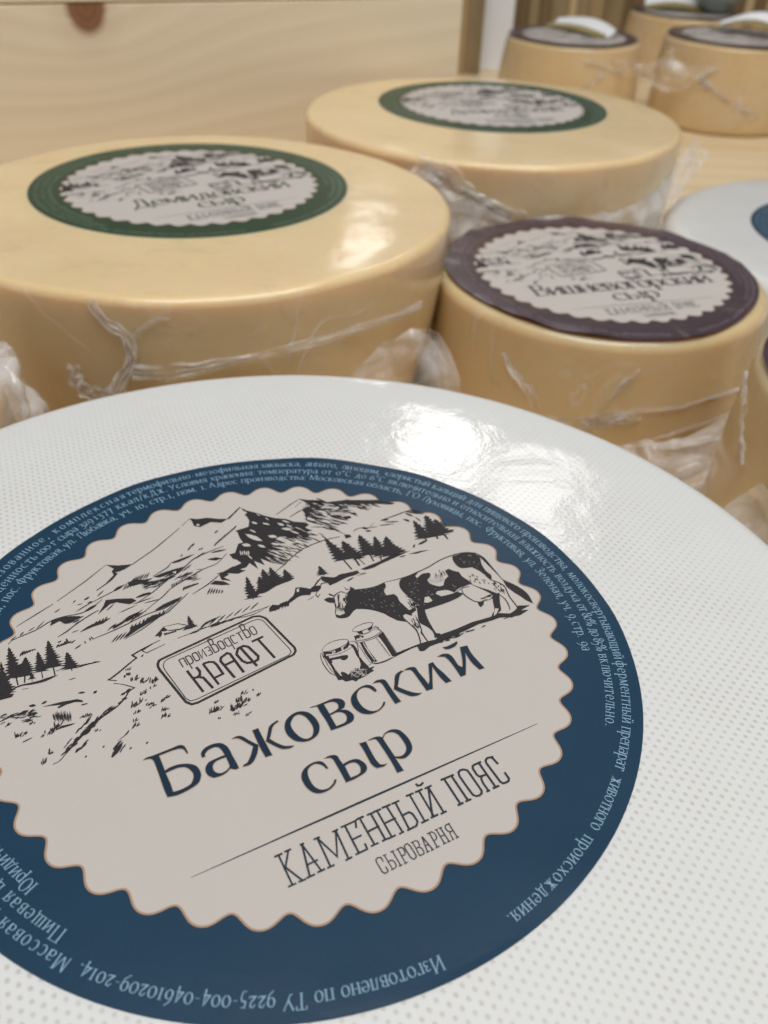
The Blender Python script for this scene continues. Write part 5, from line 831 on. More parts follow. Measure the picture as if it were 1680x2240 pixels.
def art_mesh(key):
    ink, pap = Print(), Print()
    for item in ART[key].replace('\n', ';').split(';'):
        if not item.strip():
            continue
        head, _, rest = item.partition(' ')
        k, w = head[0], (int(head[1:]) / 10000 if len(head) > 1 else 0)
        p = pts_of(rest)
        w *= {'maker': 1.22, 'stamp': 1.3, 'land': 1.3}.get(key, 1.15)
        if k in 'HW':
            a, b = Vector(p[0]), Vector(p[1])
            d = b - a
            n = Vector((-d.y, d.x)).normalized() if d.length else Vector((0, 1))
            j = lambda: rnd.uniform(0.75, 1.25)
            prof = ((0.25, 0.75), (0.55, 1.0), (0.8, 0.6))
            top = [a] + [a + d * t + n * (w / 2 * q * j()) for t, q in prof] + [b]
            bot = [a + d * t - n * (w / 2 * q * j()) for t, q in prof][::-1]
            if k == 'H':
                ink.poly([top + bot], ink.lift(Z_INK))
            else:
                pap.poly([top + bot], pap.lift(Z_PATCH, 16))
        elif k in 'FS':
            ink.poly([smooth_line(p, True, 3) if k == 'S' else p], ink.lift(Z_INK))
        elif k in 'PQ':
            pap.poly([smooth_line(p, True, 3) if k == 'Q' else p], pap.lift(Z_PATCH, 16))
        else:
            if k == 'C':
                p = smooth_line(p, False, 3)
            n = len(p)
            ww = [w] * n if k == 'M' else [w * (0.45 + 0.55 * min(1, 4 * min(i, n - 1 - i) / max(1, n - 1)) + rnd.uniform(-0.12, 0.12)) for i in range(n)]
            ink.ribbon(p, ww, ink.lift(Z_INK))
    me = ink.mesh(key)
    me.materials.append(MAT['slate' if key == 'maker' else 'ink'])
    if pap.v:      # paper showing between the ink: same mesh, second material
        n0 = len(me.vertices)
        bm = bmesh.new()
        bm.from_mesh(me)
        vs = [bm.verts.new(v) for v in pap.v]
        for f in pap.f:
            try:
                fc = bm.faces.new([vs[i] for i in f])
                fc.normal_update()
                if fc.normal.z < 0:
                    fc.normal_flip()
                fc.material_index = 1
            except ValueError:
                pass
        bm.to_mesh(me)
        bm.free()
        me.materials.append(MAT['paper'])
    return me


# --- a small seriffed alphabet drawn with a broad pen (x-height 1)
def arc(cx, cy, rx, ry, a0, a1, n=14):
    return [(cx + rx * math.cos(math.radians(a0 + (a1 - a0) * i / n)), cy + ry * math.sin(math.radians(a0 + (a1 - a0) * i / n))) for i in range(n + 1)]


def stem(x, y0=0, y1=1):
    return ('V', [(x, y0), (x, y1)])


FONT = {
    'а': (0.62, [arc(0.28, 0.29, 0.26, 0.29, 0, 360), ('v', [(0.56, 0), (0.56, 0.72)]), arc(0.32, 0.72, 0.25, 0.28, 0, 150)]),
    'б': (0.7, [arc(0.35, 0.45, 0.33, 0.46, 0, 360), [(0.03, 0.5), (0.1, 1.0), (0.32, 1.3), (0.62, 1.45)]]),
    'в': (0.6, [stem(0.06), [(0.06, 1), (0.36, 1), (0.5, 0.88), (0.48, 0.66), (0.3, 0.54), (0.06, 0.54)], [(0.3, 0.54), (0.54, 0.42), (0.56, 0.16), (0.4, 0), (0.06, 0)]]),
    'г': (0.5, [stem(0.06), [(0.06, 1), (0.5, 1), (0.52, 0.78)]]),
    'д': (0.75, [('v', [(0.58, 0), (0.58, 1)]), [(0.14, 0), (0.26, 0.5), (0.28, 1), (0.58, 1)], [(0.02, -0.28), (0.04, 0), (0.7, 0), (0.72, -0.28)]]),
    'е': (0.65, [[(0.05, 0.54), (0.6, 0.54)], arc(0.34, 0.5, 0.31, 0.5, 5, 320)]),
    'ж': (0.95, [stem(0.46), [(0.0, 1), (0.16, 0.95), (0.46, 0.5)], [(0.92, 1), (0.76, 0.95), (0.46, 0.5)], [(0.0, 0), (0.14, 0.05), (0.46, 0.5)], [(0.92, 0), (0.78, 0.05), (0.46, 0.5)]]),
    'з': (0.5, [[(0.04, 0.82), (0.2, 1), (0.4, 0.92), (0.42, 0.66), (0.18, 0.54)], [(0.18, 0.54), (0.46, 0.4), (0.46, 0.14), (0.24, 0), (0.0, 0.14)]]),
    'и': (0.7, [stem(0.06), stem(0.62), [(0.06, 0.08), (0.62, 0.92)]]),
    'й': (0.7, [stem(0.06), stem(0.62), [(0.06, 0.08), (0.62, 0.92)], arc(0.34, 1.36, 0.18, 0.16, 180, 360, 6)]),
    'к': (0.68, [stem(0.06), [(0.06, 0.5), (0.5, 1), (0.6, 0.98)], [(0.22, 0.62), (0.58, 0), (0.68, 0)]]),
    'л': (0.68, [stem(0.6), [(0.0, 0.02), (0.12, 0.08), (0.2, 1), (0.6, 1)]]),
    'м': (0.88, [[(0.02, 0), (0.1, 1)], [(0.1, 1), (0.42, 0.08)], [(0.42, 0.08), (0.74, 1)], stem(0.8)]),
    'н': (0.7, [stem(0.06), stem(0.62), [(0.06, 0.52), (0.62, 0.52)]]),
    'о': (0.7, [arc(0.35, 0.5, 0.32, 0.5, 0, 360)]),
    'п': (0.7, [stem(0.06), stem(0.62), [(0.06, 1), (0.62, 1)]]),
    'р': (0.7, [stem(0.08, -0.5), arc(0.36, 0.5, 0.3, 0.48, -160, 160)]),
    'с': (0.62, [arc(0.34, 0.5, 0.31, 0.5, 48, 318)]),
    'т': (0.66, [stem(0.32), [(0.0, 0.78), (0.02, 1), (0.62, 1), (0.64, 0.78)]]),
    'у': (0.6, [[(0.02, 1), (0.32, 0.08)], [(0.6, 1), (0.32, 0.08), (0.16, -0.36), (0.0, -0.42)]]),
    'ф': (0.95, [stem(0.46, -0.5, 1.4), arc(0.25, 0.5, 0.24, 0.48, 0, 360), arc(0.67, 0.5, 0.24, 0.48, 0, 360)]),
    'х': (0.64, [[(0.02, 1), (0.6, 0)], [(0.02, 0), (0.58, 1)]]),
    'ц': (0.76, [stem(0.06), stem(0.58), [(0.06, 0), (0.7, 0), (0.72, -0.28)]]),
    'ч': (0.66, [stem(0.58), [(0.06, 1), (0.08, 0.62), (0.24, 0.46), (0.58, 0.5)]]),
    'ш': (0.98, [stem(0.06), stem(0.48), stem(0.9), [(0.06, 0), (0.9, 0)]]),
    'щ': (1.04, [stem(0.06), stem(0.48), stem(0.9), [(0.06, 0), (1.0, 0), (1.02, -0.28)]]),
    'ы': (0.92, [stem(0.06), [(0.06, 0.55), (0.36, 0.55), (0.54, 0.4), (0.52, 0.12), (0.34, 0), (0.06, 0)], stem(0.82)]),
    'ь': (0.58, [stem(0.06), [(0.06, 0.55), (0.36, 0.55), (0.54, 0.4), (0.52, 0.12), (0.34, 0), (0.06, 0)]]),
    'ю': (0.98, [stem(0.06), [(0.06, 0.52), (0.34, 0.52)], arc(0.64, 0.5, 0.29, 0.5, 0, 360)]),
    'я': (0.64, [stem(0.56), [(0.56, 1), (0.24, 1), (0.06, 0.8), (0.18, 0.52), (0.56, 0.5)], [(0.3, 0.5), (0.1, 0.02), (0.0, 0)]]),
    'А': (1.0, [[(0.04, 0), (0.48, 1.5)], ('v', [(0.5, 1.5), (0.92, 0)]), [(0.22, 0.5), (0.76, 0.5)]]),
    'В': (0.85, [stem(0.1, 0, 1.45), [(0.1, 1.45), (0.5, 1.45), (0.68, 1.25), (0.64, 0.95), (0.4, 0.78), (0.1, 0.78)], [(0.4, 0.78), (0.76, 0.6), (0.78, 0.22), (0.54, 0), (0.1, 0)]]),
    'Г': (0.75, [stem(0.1, 0, 1.45), [(0.1, 1.45), (0.7, 1.45), (0.72, 1.15)]]),
    'Д': (1.0, [('v', [(0.8, 0), (0.8, 1.45)]), [(0.2, 0), (0.4, 0.7), (0.42, 1.45), (0.8, 1.45)], [(0.02, -0.35), (0.06, 0), (0.96, 0), (0.98, -0.35)]]),
    'З': (0.75, [[(0.06, 1.2), (0.32, 1.48), (0.6, 1.35), (0.6, 0.98), (0.28, 0.78)], [(0.28, 0.78), (0.68, 0.6), (0.68, 0.2), (0.36, -0.02), (0.04, 0.2)]]),
    'И': (1.0, [stem(0.1, 0, 1.45), stem(0.88, 0, 1.45), [(0.1, 0.1), (0.88, 1.35)]]),
    'Л': (0.95, [stem(0.84, 0, 1.45), [(0.0, 0.02), (0.18, 0.1), (0.3, 1.45), (0.84, 1.45)]]),
    'М': (1.2, [[(0.04, 0), (0.14, 1.45)], ('v', [(0.14, 1.45), (0.58, 0.1)]), [(0.58, 0.1), (1.02, 1.45)], stem(1.1, 0, 1.45)]),
    'П': (1.0, [stem(0.1, 0, 1.45), stem(0.88, 0, 1.45), [(0.1, 1.45), (0.88, 1.45)]]),
    'С': (0.95, [arc(0.5, 0.73, 0.45, 0.75, 45, 318)]),
    'Т': (0.9, [stem(0.44, 0, 1.45), [(0.02, 1.15), (0.04, 1.45), (0.86, 1.45), (0.88, 1.15)]]),
    'У': (0.9, [('v', [(0.04, 1.45), (0.48, 0.5)]), [(0.88, 1.45), (0.48, 0.5), (0.3, 0.05), (0.1, 0)]]),
    'Ф': (1.1, [stem(0.54, -0.1, 1.55), arc(0.54, 0.75, 0.48, 0.5, 0, 360, 20)]),
    'Ю': (1.3, [stem(0.1, 0, 1.45), [(0.1, 0.75), (0.45, 0.75)], arc(0.85, 0.73, 0.4, 0.75, 0, 360)]),
    'О': (1.05, [arc(0.52, 0.73, 0.47, 0.75, 0, 360)]),
    '0': (0.7, [arc(0.35, 0.5, 0.32, 0.5, 0, 360)]),
    '1': (0.45, [stem(0.24)]),
    '2': (0.6, [[(0.04, 0.72), (0.2, 1), (0.44, 0.94), (0.46, 0.66), (0.06, 0.04), (0.54, 0.04), (0.56, 0.2)]]),
    '3': (0.55, [[(0.04, 0.85), (0.2, 1), (0.42, 0.92), (0.42, 0.6), (0.16, 0.42)], [(0.16, 0.42), (0.48, 0.28), (0.48, -0.25), (0.2, -0.5), (0.0, -0.36)]]),
    '4': (0.66, [[(0.46, -0.45), (0.46, 0.98), (0.04, 0.08), (0.64, 0.08)]]),
    '5': (0.55, [[(0.48, 1), (0.12, 1), (0.1, 0.48), (0.4, 0.44), (0.48, 0.1), (0.36, -0.38), (0.02, -0.46)]]),
    '6': (0.64, [arc(0.32, 0.42, 0.29, 0.42, 0, 360), [(0.03, 0.45), (0.1, 1.0), (0.5, 1.45)]]),
    '7': (0.58, [[(0.02, 0.8), (0.04, 1), (0.54, 1), (0.2, -0.46)]]),
    '8': (0.62, [arc(0.3, 1.08, 0.22, 0.34, 0, 360), arc(0.3, 0.36, 0.27, 0.38, 0, 360)]),
    '9': (0.64, [arc(0.32, 0.58, 0.29, 0.42, 0, 360), [(0.6, 0.55), (0.54, 0.0), (0.12, -0.46)]]),
    '%': (1.1, [arc(0.25, 1.05, 0.2, 0.35, 0, 360, 10), arc(0.85, 0.3, 0.2, 0.35, 0, 360, 10), [(0.85, 1.45), (0.25, -0.05)]]),
    '°': (0.4, [arc(0.18, 1.3, 0.14, 0.16, 0, 360, 8)]),
    '.': (0.3, [[(0.1, 0.0), (0.1, 0.17)]]), ',': (0.3, [[(0.14, 0.14), (0.06, -0.22)]]), ':': (0.3, [[(0.12, 0.0), (0.12, 0.16)], [(0.12, 0.8), (0.12, 0.96)]]),
    '-': (0.45, [[(0.06, 0.42), (0.38, 0.42)]]), '/': (0.5, [[(0.04, -0.2), (0.46, 1.45)]]), ' ': (0.34, []), 'ё': (0.65, [[(0.05, 0.54), (0.6, 0.54)], arc(0.34, 0.5, 0.31, 0.5, 5, 320)]),
}


def glyph_strokes(ch):
    """strokes as (points, widths)"""
    adv, parts = FONT.get(ch, FONT['о'])
    out = []
    for s in parts:
        kind = None
        if isinstance(s, tuple):
            kind, s = s
        ws = []
        n = len(s)
        for i in range(n):
            a, b = s[max(0, i - 1)], s[min(n - 1, i + 1)]
            d = Vector((b[0] - a[0], b[1] - a[1]))
            c = abs(d.y) / max(d.length, 1e-6)
            tilt = 1.0 if d.x * d.y <= 0.001 else 0.45
            ws.append(0.07 + 0.125 * c ** 1.5 * tilt)
        if kind in ('V', 'v'):
            ws = [0.175] * n
        if ch in '.,:':
            ws = [0.17] * n
        out.append((s, ws))
        if kind == 'V':
            for p in (s[0], s[-1]):
                out.append(([(p[0] - 0.17, p[1]), (p[0] + 0.17, p[1])], [0.06, 0.06]))
    return adv, out


SP = 0.075           # letter spacing


def set_text(pr, text, place, z0, step=3e-6, gw=1.0, sp=SP, weight=0.82):
    """place(x, y) -> label coordinates; gw scales glyph widths, sp is the letter gap"""
    x = 0
    for ch in text:
        adv, st = glyph_strokes(ch)
        for i, (pts, ws) in enumerate(st):
            q = [place(x + a * gw, b) for a, b in pts]
            u = (Vector(place(x, 1)) - Vector(place(x, 0))).length
            pr.ribbon(q, [w * u * weight for w in ws], z0 + i * step)
        x += adv * gw + sp


def text_len(text):
    return sum(FONT.get(c, FONT['о'])[0] + SP for c in text) - SP


def ring_segment(pr, text, a0, a1, rad, xh):
    """clockwise text between two angles (degrees), tops outward; the letter gaps take up the slack"""
    span = math.radians((a0 - a1) % 360) * rad / xh
    body = sum(FONT.get(c, FONT['о'])[0] for c in text)
    gw = max(0.72, min(1.05, span / (body + SP * (len(text) - 1))))
    sp = (span - body * gw) / max(1, len(text) - 1)

    def place(x, y):
        a = math.radians(a0) - x * xh / rad
        r = rad + y * xh
        return (r * math.cos(a), r * math.sin(a))
    set_text(pr, text, place, Z_INK, 3e-6, gw, sp)


def ring_print():
    pr = Print()
    xh = 0.0215
    g = 0.9
    L1 = [('Изготовлено по ТУ 9225-004-04610209-2014.', 266.3, 221.0), ('Массовая доля жира в сухом веществе 50%. Состав:', 219.6, 155.5),
          ('молоко пастеризованное, комплексная', 154.5, 102.3), ('термофильно-', 101.6, 86.6), ('мезофильная', 86.2, 72.6),
          ('закваска, аннато, лизоцим, хлористый кальций для пищевого производства,', 71.9, -4.6), ('молокосвертывающий', -5.6, -28.6),
          ('ферментный', -29.2, -42.8), ('препарат', -43.8, -52.4), ('животного', -53.9, -64.0), ('происхождения.', -65.7, -83.3)]
    L2 = [('Пищевая ценность: белок 25,0 г, жир 27,0 г. Энергетическая ценность', 216.6, 126.4), ('100 г сыра 329', 125.6, 111.6), ('1377 ккал/кДж.', 111.0, 93.6),
          ('Условия хранения:', 93.0, 73.4), ('температура от 0°С до 6°С включительно и относительная влажность воздуха', 72.7, -13.4), ('от 80% до 85%', -14.4, -26.8), ('включительно.', -27.6, -44.4)]
    L3 = [('Юридический адрес: Московская область, ГО Луховицы, пос.', 208.2, 135.2), ('Фруктовая,', 134.4, 121.6), ('ул. Любавка, уч. 10, стр.1, пом. 1.', 121.0, 85.2),
          ('Адрес производства:', 84.6, 61.4), ('Московская область, ГО Луховицы, пос.', 60.6, 15.8), ('Фруктовая, ул.', 14.8, -1.2), ('Зеленая,', -2.0, -12.0), ('уч. 9,', -12.8, -18.4), ('стр. 9а', -18.9, -26.6)]
    for L, rad in ((L1, 0.945), (L2, 0.9015), (L3, 0.858)):
        for t, a0, a1 in L:
            ring_segment(pr, t, a0, a1, rad, xh)
    return pr.mesh('small_print')


def disc_mesh():
    vs, fs = [(0, 0, 0)], []
    n, rr = 160, [0.3, 0.6, 0.8, 0.9, 0.96, 0.985, 1.0]
    for r in rr:
        for i in range(n):
            a = 2 * math.pi * i / n
            vs.append((r * R * math.cos(a), r * R * math.sin(a), 0))
    for i in range(n):
        j = (i + 1) % n
        fs.append((0, 1 + i, 1 + j))
        for k in range(len(rr) - 1):
            o = 1 + k * n
            fs.append((o + i, o + n + i, o + n + j, o + j))
    # thin rim so that the label is a sheet with an edge
    o = len(vs)
    for i in range(n):
        a = 2 * math.pi * i / n
        vs.append((1.001 * R * math.cos(a), 1.001 * R * math.sin(a), -0.00018))
    b = 1 + (len(rr) - 1) * n
    for i in range(n):
        j = (i + 1) % n
        fs.append((b + i, o + i, o + j, b + j))
    return mesh('label', vs, fs)


def paper_meshes():
    def loop(extra, n=800):
        out = []
        for i in range(n):
            a = 2 * math.pi * i / n
            c = math.cos(40 * a)
            r = 0.7965 + 0.0175 * (c - 0.12 * math.cos(80 * a)) + extra
            out.append((r * math.cos(a), r * math.sin(a)))
        return out
    p = Print()
    p.poly([loop(0)], Z_PAPER)
    q = Print()
    q.ribbon(loop(0.0005) + [loop(0.0005)[0]], [0.0048] * 801, Z_PAPER + 1e-5)
    return p.mesh('paper'), q.mesh('scalloped_outline')


def title_traced():
    """the lettering of the front label; copper line round each letter"""
    pr, ol = Print(), Print()
    for ch, s in GLYPHS:
        loops = [smooth_line(pts_of(l), True, 4, 42) for l in s.split('|')]
        pr.poly([[(p.x, p.y) for p in l] for l in loops], Z_INK + 3e-5)
        for l in loops:
            ol.ribbon([tuple(p) for p in l] + [tuple(l[0])], [0.0036] * (len(l) + 1), ol.lift(Z_INK, 10, 2e-6))
    return pr.mesh('title_lettering'), ol.mesh('title_outline')


def title_set(lines):
    pr = Print()
    for text, cx, y, xh, width in lines:
        L = text_len(text)
        k = width / L

        def place(x, yy, k=k, cx=cx, y=y, xh=xh, L=L):
            return (cx + (x - L / 2) * k, y + yy * xh)
        set_text(pr, text, place, Z_INK + 3e-5, weight=1.12)
    return pr.mesh('title_lettering')


ART_ME = {k: art_mesh(k) for k in ART}
RING_ME = ring_print()
DISC_ME = disc_mesh()
PAPER_ME, SCALLOP_ME = paper_meshes()
PAPER_ME.materials.append(MAT['paper'])
SCALLOP_ME.materials.append(MAT['gold'])
T_FRONT, T_FRONT_OL = title_traced()
T_FRONT_OL.materials.append(MAT['fine_gold'])
T_GREEN = title_set([('Демидовский', 0.03, -0.32, 0.10, 1.04), ('сыр', 0.02, -0.48, 0.095, 0.30)])
T_PLUM = title_set([('Вишневогорский', 0.02, -0.325, 0.105, 1.20), ('сыр', 0.02, -0.48, 0.095, 0.30)])


def with_mat(me, mat):
    m = me.copy()
    m.materials.clear()
    m.materials.append(mat)
    return m


KIND = {}
for key, ring, pale, tme in (('navy', 'navy', 'pale', T_FRONT), ('green', 'green', 'pale_green', T_GREEN), ('plum', 'plum', 'pale_plum', T_PLUM)):
    KIND[key] = dict(disc=with_mat(DISC_ME, MAT[ring]), ring=with_mat(RING_ME, MAT[pale]), title=with_mat(tme, MAT['title' if key == 'navy' else ring]))


def add_label(wheel, kind, x, y, z, rot, tilt=(0, 0), warp=None):
    """label > paper, drawings, lettering"""
    K = KIND[kind]

    def node(name, me, parent):
        if warp:
            me = me.copy()
            for v in me.vertices:
                x, y = v.co.x / R, v.co.y / R
                v.co.z += warp(x, y) * R
                r = math.hypot(x, y)
                if kind == 'plum' and r > 0.83:      # uneven cut of these labels
                    k = 1 + (r - 0.83) * 0.28 * noise.noise(Vector((x / r * 1.6, y / r * 1.6, 5.5)))
                    v.co.x *= k
                    v.co.y *= k
        o = bpy.data.objects.new(name, me)
        C.objects.link(o)
        o.parent = parent
        return o
    lab = node('label', K['disc'], wheel)
    lab.location = (x, y, z + 0.00022)
    lab.rotation_euler = (tilt[0], tilt[1], rot)
    node('paper_centre', PAPER_ME, lab)
    node('scalloped_outline', SCALLOP_ME, lab)
    node('landscape_drawing', ART_ME['land'], lab)
    node('cow_drawing', ART_ME['cow'], lab)
    node('milk_can_drawing', ART_ME['can'], lab)
    node('stamp', ART_ME['stamp'], lab)
    node('maker_lettering', ART_ME['maker'], lab)
    node('title_lettering', K['title'], lab)
    if kind == 'navy':
        node('title_outline', T_FRONT_OL, lab)
    node('small_print', K['ring'], lab)
    return lab


# ------------------------------------------------------------------ film helpers (world = label radii -> metres)
def film_strip(parent, pts, widths, across, mat, seed, name='plastic_film', folds=5, amp=0.03, n_along=60, n_across=12):
    """a bunched ribbon of film along pts (label radii, world), folded across its width"""
    r = random.Random(seed)
    P = [Vector(p) for p in pts]
    W = list(widths)
    line = []
    for i in range(len(P) - 1):
        p0, p1, p2, p3 = P[max(0, i - 1)], P[i], P[i + 1], P[min(len(P) - 1, i + 2)]
        m = max(3, n_along // (len(P) - 1))
        for k in range(m):
            t = k / m
            q = 0.5 * ((2 * p1) + (p2 - p0) * t + (2 * p0 - 5 * p1 + 4 * p2 - p3) * t * t + (3 * p1 - p0 - 3 * p2 + p3) * t**3)
            line.append((q, W[i] * (1 - t) + W[i + 1] * t))
    line.append((P[-1], W[-1]))
    inv = parent.matrix_world.inverted()
    ac0 = Vector(across)
    vs, fs = [], []
    ph = r.uniform(0, 9)
    n = len(line)
    for i, (q, w) in enumerate(line):
        t = (line[min(n - 1, i + 1)][0] - line[max(0, i - 1)][0]).normalized()
        tw = 0.5 * noise.noise(Vector((i * 0.09, ph, seed * 1.7)))
        a = (ac0 - t * ac0.dot(t)).normalized()
        b = t.cross(a)
        a, b = a * math.cos(tw) + b * math.sin(tw), b * math.cos(tw) - a * math.sin(tw)
        for j in range(n_across + 1):
            s = j / n_across - 0.5
            wob = 1 + 0.5 * noise.noise(Vector((i * 0.16, s * 2, seed + 3.3)))
            h = amp * (abs(((s * folds + 0.25 * noise.noise(Vector((i * 0.11, 5, seed)))) % 1) - 0.5) * 2 - 0.5) * (w / (w + 0.03) + 0.3)
            h += amp * 0.8 * noise.noise(Vector((i * 0.2, s * 4, seed * 2.1)))
            p = (q + a * (s * w * wob) + b * h) * R
            vs.append(inv @ p)
    m = n_across + 1
    for i in range(n - 1):
        for j in range(n_across):
            fs.append((i * m + j, i * m + j + 1, (i + 1) * m + j + 1, (i + 1) * m + j))
    return link(name, mesh(name, vs, fs), mat, parent)


def film_sheet(parent, grid, mat, seed, name='plastic_film', amp=0.05, nu=44, nv=36, freq=3.0):
    """crumpled sheet through a coarse grid of points (rows of label-radius points)"""
    rows, cols = len(grid), len(grid[0])
    inv = parent.matrix_world.inverted()

    def at(u, v):
        x, y = u * (cols - 1), v * (rows - 1)
        i, j = min(cols - 2, int(x)), min(rows - 2, int(y))
        fx, fy = x - i, y - j
        g = [[Vector(grid[j + b][i + a]) for a in (0, 1)] for b in (0, 1)]
        return (g[0][0] * (1 - fx) + g[0][1] * fx) * (1 - fy) + (g[1][0] * (1 - fx) + g[1][1] * fx) * fy
    vs, fs = [], []
    for b in range(nv + 1):
        for a in range(nu + 1):
            u, v = a / nu, b / nv
            p = at(u, v)
            d1 = at(min(1, u + 0.02), v) - at(max(0, u - 0.02), v)
            d2 = at(u, min(1, v + 0.02)) - at(u, max(0, v - 0.02))
            nrm = d1.cross(d2)
            nrm = nrm.normalized() if nrm.length > 1e-9 else Vector((0, 0, 1))
            q = p * freq + Vector((seed * 3.1, seed * 1.7, 0))
            # ridged creases
            h = 0.6 - abs(noise.noise(q)) * 2.2 + 0.5 * (0.4 - abs(noise.noise(q * 2.3 + Vector((7, 2, 1)))) * 1.8)
            e = noise.noise(q * 1.5 + Vector((1, 8, 3)))
            f = noise.noise(q * 1.5 + Vector((4, 1, 9)))
            edge = min(1, 6 * min(u, 1 - u, v, 1 - v) + 0.35)
            p = p + nrm * (amp * h * edge) + d1.normalized() * (amp * 0.6 * e) + d2.normalized() * (amp * 0.6 * f)
            vs.append(inv @ (p * R))
    m = nu + 1
    for b in range(nv):
        for a in range(nu):
            fs.append((b * m + a, b * m + a + 1, (b + 1) * m + a + 1, (b + 1) * m + a))
    return link(name, mesh(name, vs, fs), mat, parent)


def on_side(c, r, deg, z, off=0.015):
    a = math.radians(deg)
    return (c[0] + (r + off) * math.cos(a), c[1] + (r + off) * math.sin(a), z)


# ------------------------------------------------------------------ the setting: table
TABLE = mat_wood('pine_table', (0.76, 0.60, 0.385), (0.66, 0.49, 0.29), grain=(2.0, 26.0), axis='XY', rough=0.42, seed=4.0)
tb = box('table', -12 * R, 16 * R, -6 * R, 21.6 * R, -0.03, 0.0, TABLE, None, 0.0015)
tb['kind'] = 'structure'

# ------------------------------------------------------------------ upright pine panel behind the wheels
# its face runs back to the right; the right end stands just behind the second yellow wheel
ang = math.radians(25)
pine = empty('pine_panel', (0.565 * R, 9.775 * R, 0), 'upright pale pine boards with a dark knot, behind the green-labelled wheels', 'wooden panel', None, ang)
LEN = 9.5 * R
KNOT = (-3.550 * R, 2.019 * R)
W_LOW = mat_wood('pale_pine_board', (0.86, 0.755, 0.575), (0.82, 0.705, 0.52), knot=KNOT, grain=(2.2, 60.0), knot_r=0.0125, rough=0.42, bend=0.030, slope=0.10)
W_UP = mat_wood('pale_pine_upper_board', (0.86, 0.755, 0.575), (0.82, 0.705, 0.52), grain=(2.2, 60.0), rough=0.42, seed=9.0)
TOPZ = KNOT[1] + 0.012 * R
box('board', -LEN, 0, 0, 0.02, 0.0, TOPZ, W_LOW, pine, 0.0008)
box('board', -LEN, 0, 0.0003, 0.02, TOPZ + 0.0006, TOPZ + 0.025, W_UP, pine, 0.0008)


# ------------------------------------------------------------------ cheese wheels
def cheese(loc, rz, label, group, prof, mat, wob, seed, name='cheese_wheel', wrap=0.0):
    w = empty(name, (loc[0] * R, loc[1] * R, 0), label, 'cheese', group, rz)
    bpy.context.view_layer.update()
    lathe('body', prof, 180, mat, w, wob, seed)
    if wrap:
        side = [p for p in prof if 0.02 * R < p[1]]
        z1 = max(p[1] for p in side)
        side = [(r + wrap * R, z + 0.004 * R) for r, z in side if z < z1 - 0.012 * R]
        side = [side[0]] + [p for p in side[1:]]
        lathe('plastic_film', side, 180, mat_wrap('tight_clear_film', seed * 1.37), w, wob, seed)
    return w


T = CAM_H
# front wheel in white net
FRONT_C, FRONT_Z = (-0.267, 1.756), T - 1.8122
def front_warp(x, y):
    r = math.hypot(x, y)
    k = max(0, (r - 0.86) / 0.14)
    return 0.010 * k * max(-0.1, noise.noise(Vector((x * 4, y * 4, 2.0))))


front = cheese(FRONT_C, 0, 'white netted cheese wheel with navy round label, nearest of all', None,
               wheel_profile(1.735, 1.72, FRONT_Z, 0.085, 0.14, 0.0, 0.03), MAT['net'], 0.006, 1)
add_label(front, 'navy', 0, 0, FRONT_Z * R, math.radians(29.96), warp=front_warp)

# big yellow wheel on the left
LEFT_C, LEFT_L, LEFT_Z = (-1.23, 5.47), (-1.324, 5.745), T - 1.7006
left = cheese(LEFT_C, 0, 'large yellow cheese wheel with green label, right behind the nearest white netted wheel', 'large yellow wheels with green labels',
              wheel_profile(1.56, 1.38, LEFT_Z, 0.05, 0.14, 0.0, 0.035), MAT['cheese'], 0.013, 2, wrap=0.012)
add_label(left, 'green', (LEFT_L[0] - LEFT_C[0]) * R, (LEFT_L[1] - LEFT_C[1]) * R, LEFT_Z * R, 0.5804)

BACK_C, BACK_L, BACK_Z = (0.77, 8.0), (0.802, 8.358), T - 1.6778
back = cheese(BACK_C, 0, 'green-labelled yellow cheese wheel farther back, at the right end of the pine panel', 'large yellow wheels with green labels',
              wheel_profile(1.585, 1.47, BACK_Z, 0.05, 0.14, 0.0, 0.035), MAT['cheese'], 0.013, 3, wrap=0.012)
add_label(back, 'green', (BACK_L[0] - BACK_C[0]) * R, (BACK_L[1] - BACK_C[1]) * R, BACK_Z * R, 0.2855)


def plum_warp(amount, seed):
    """height of a label that is creased near its edge and droops over the rim"""
    def f(x, y):
        r = math.hypot(x, y)
        a = math.atan2(y, x)
        k = max(0.0, (r - 0.80) / 0.20)
        wr = noise.noise(Vector((math.cos(a) * 6, math.sin(a) * 6, seed))) + 0.7 * noise.noise(Vector((math.cos(a) * 2.2, math.sin(a) * 2.2, seed + 4)))
        return 0.012 * k - 0.010 * k ** 3 + 0.022 * k * max(-0.12, wr)
    return f


PL_C, PL_Z = (1.325, 5.464), T - 2.0636
plum = cheese(PL_C, 0, 'tan cheese wheel with plum label facing up, between both white netted wheels', 'tan wheels with plum labels',
              wheel_profile(1.045, 1.06, PL_Z, 0.07, 0.1, 0.01, 0.01), MAT['cheese_dark'], 0.015, 4, wrap=0.012)
add_label(plum, 'plum', 0, 0, (PL_Z + 0.014) * R, 0.2911, warp=plum_warp(0.05, 1.0))

P2_C, P2_Z = (2.735, 3.52), T - 1.81
plum2 = cheese(P2_C, 0, 'tan cheese wheel nearest the viewer, cut off by the right edge', 'tan wheels with plum labels',
               wheel_profile(1.04, 1.10, P2_Z, 0.07, 0.1, 0.01, 0.02), MAT['cheese_dark'], 0.015, 5, wrap=0.012)
add_label(plum2, 'plum', 0, 0, (P2_Z + 0.014) * R, 0.2911 + 0.4, warp=plum_warp(0.05, 2.0))

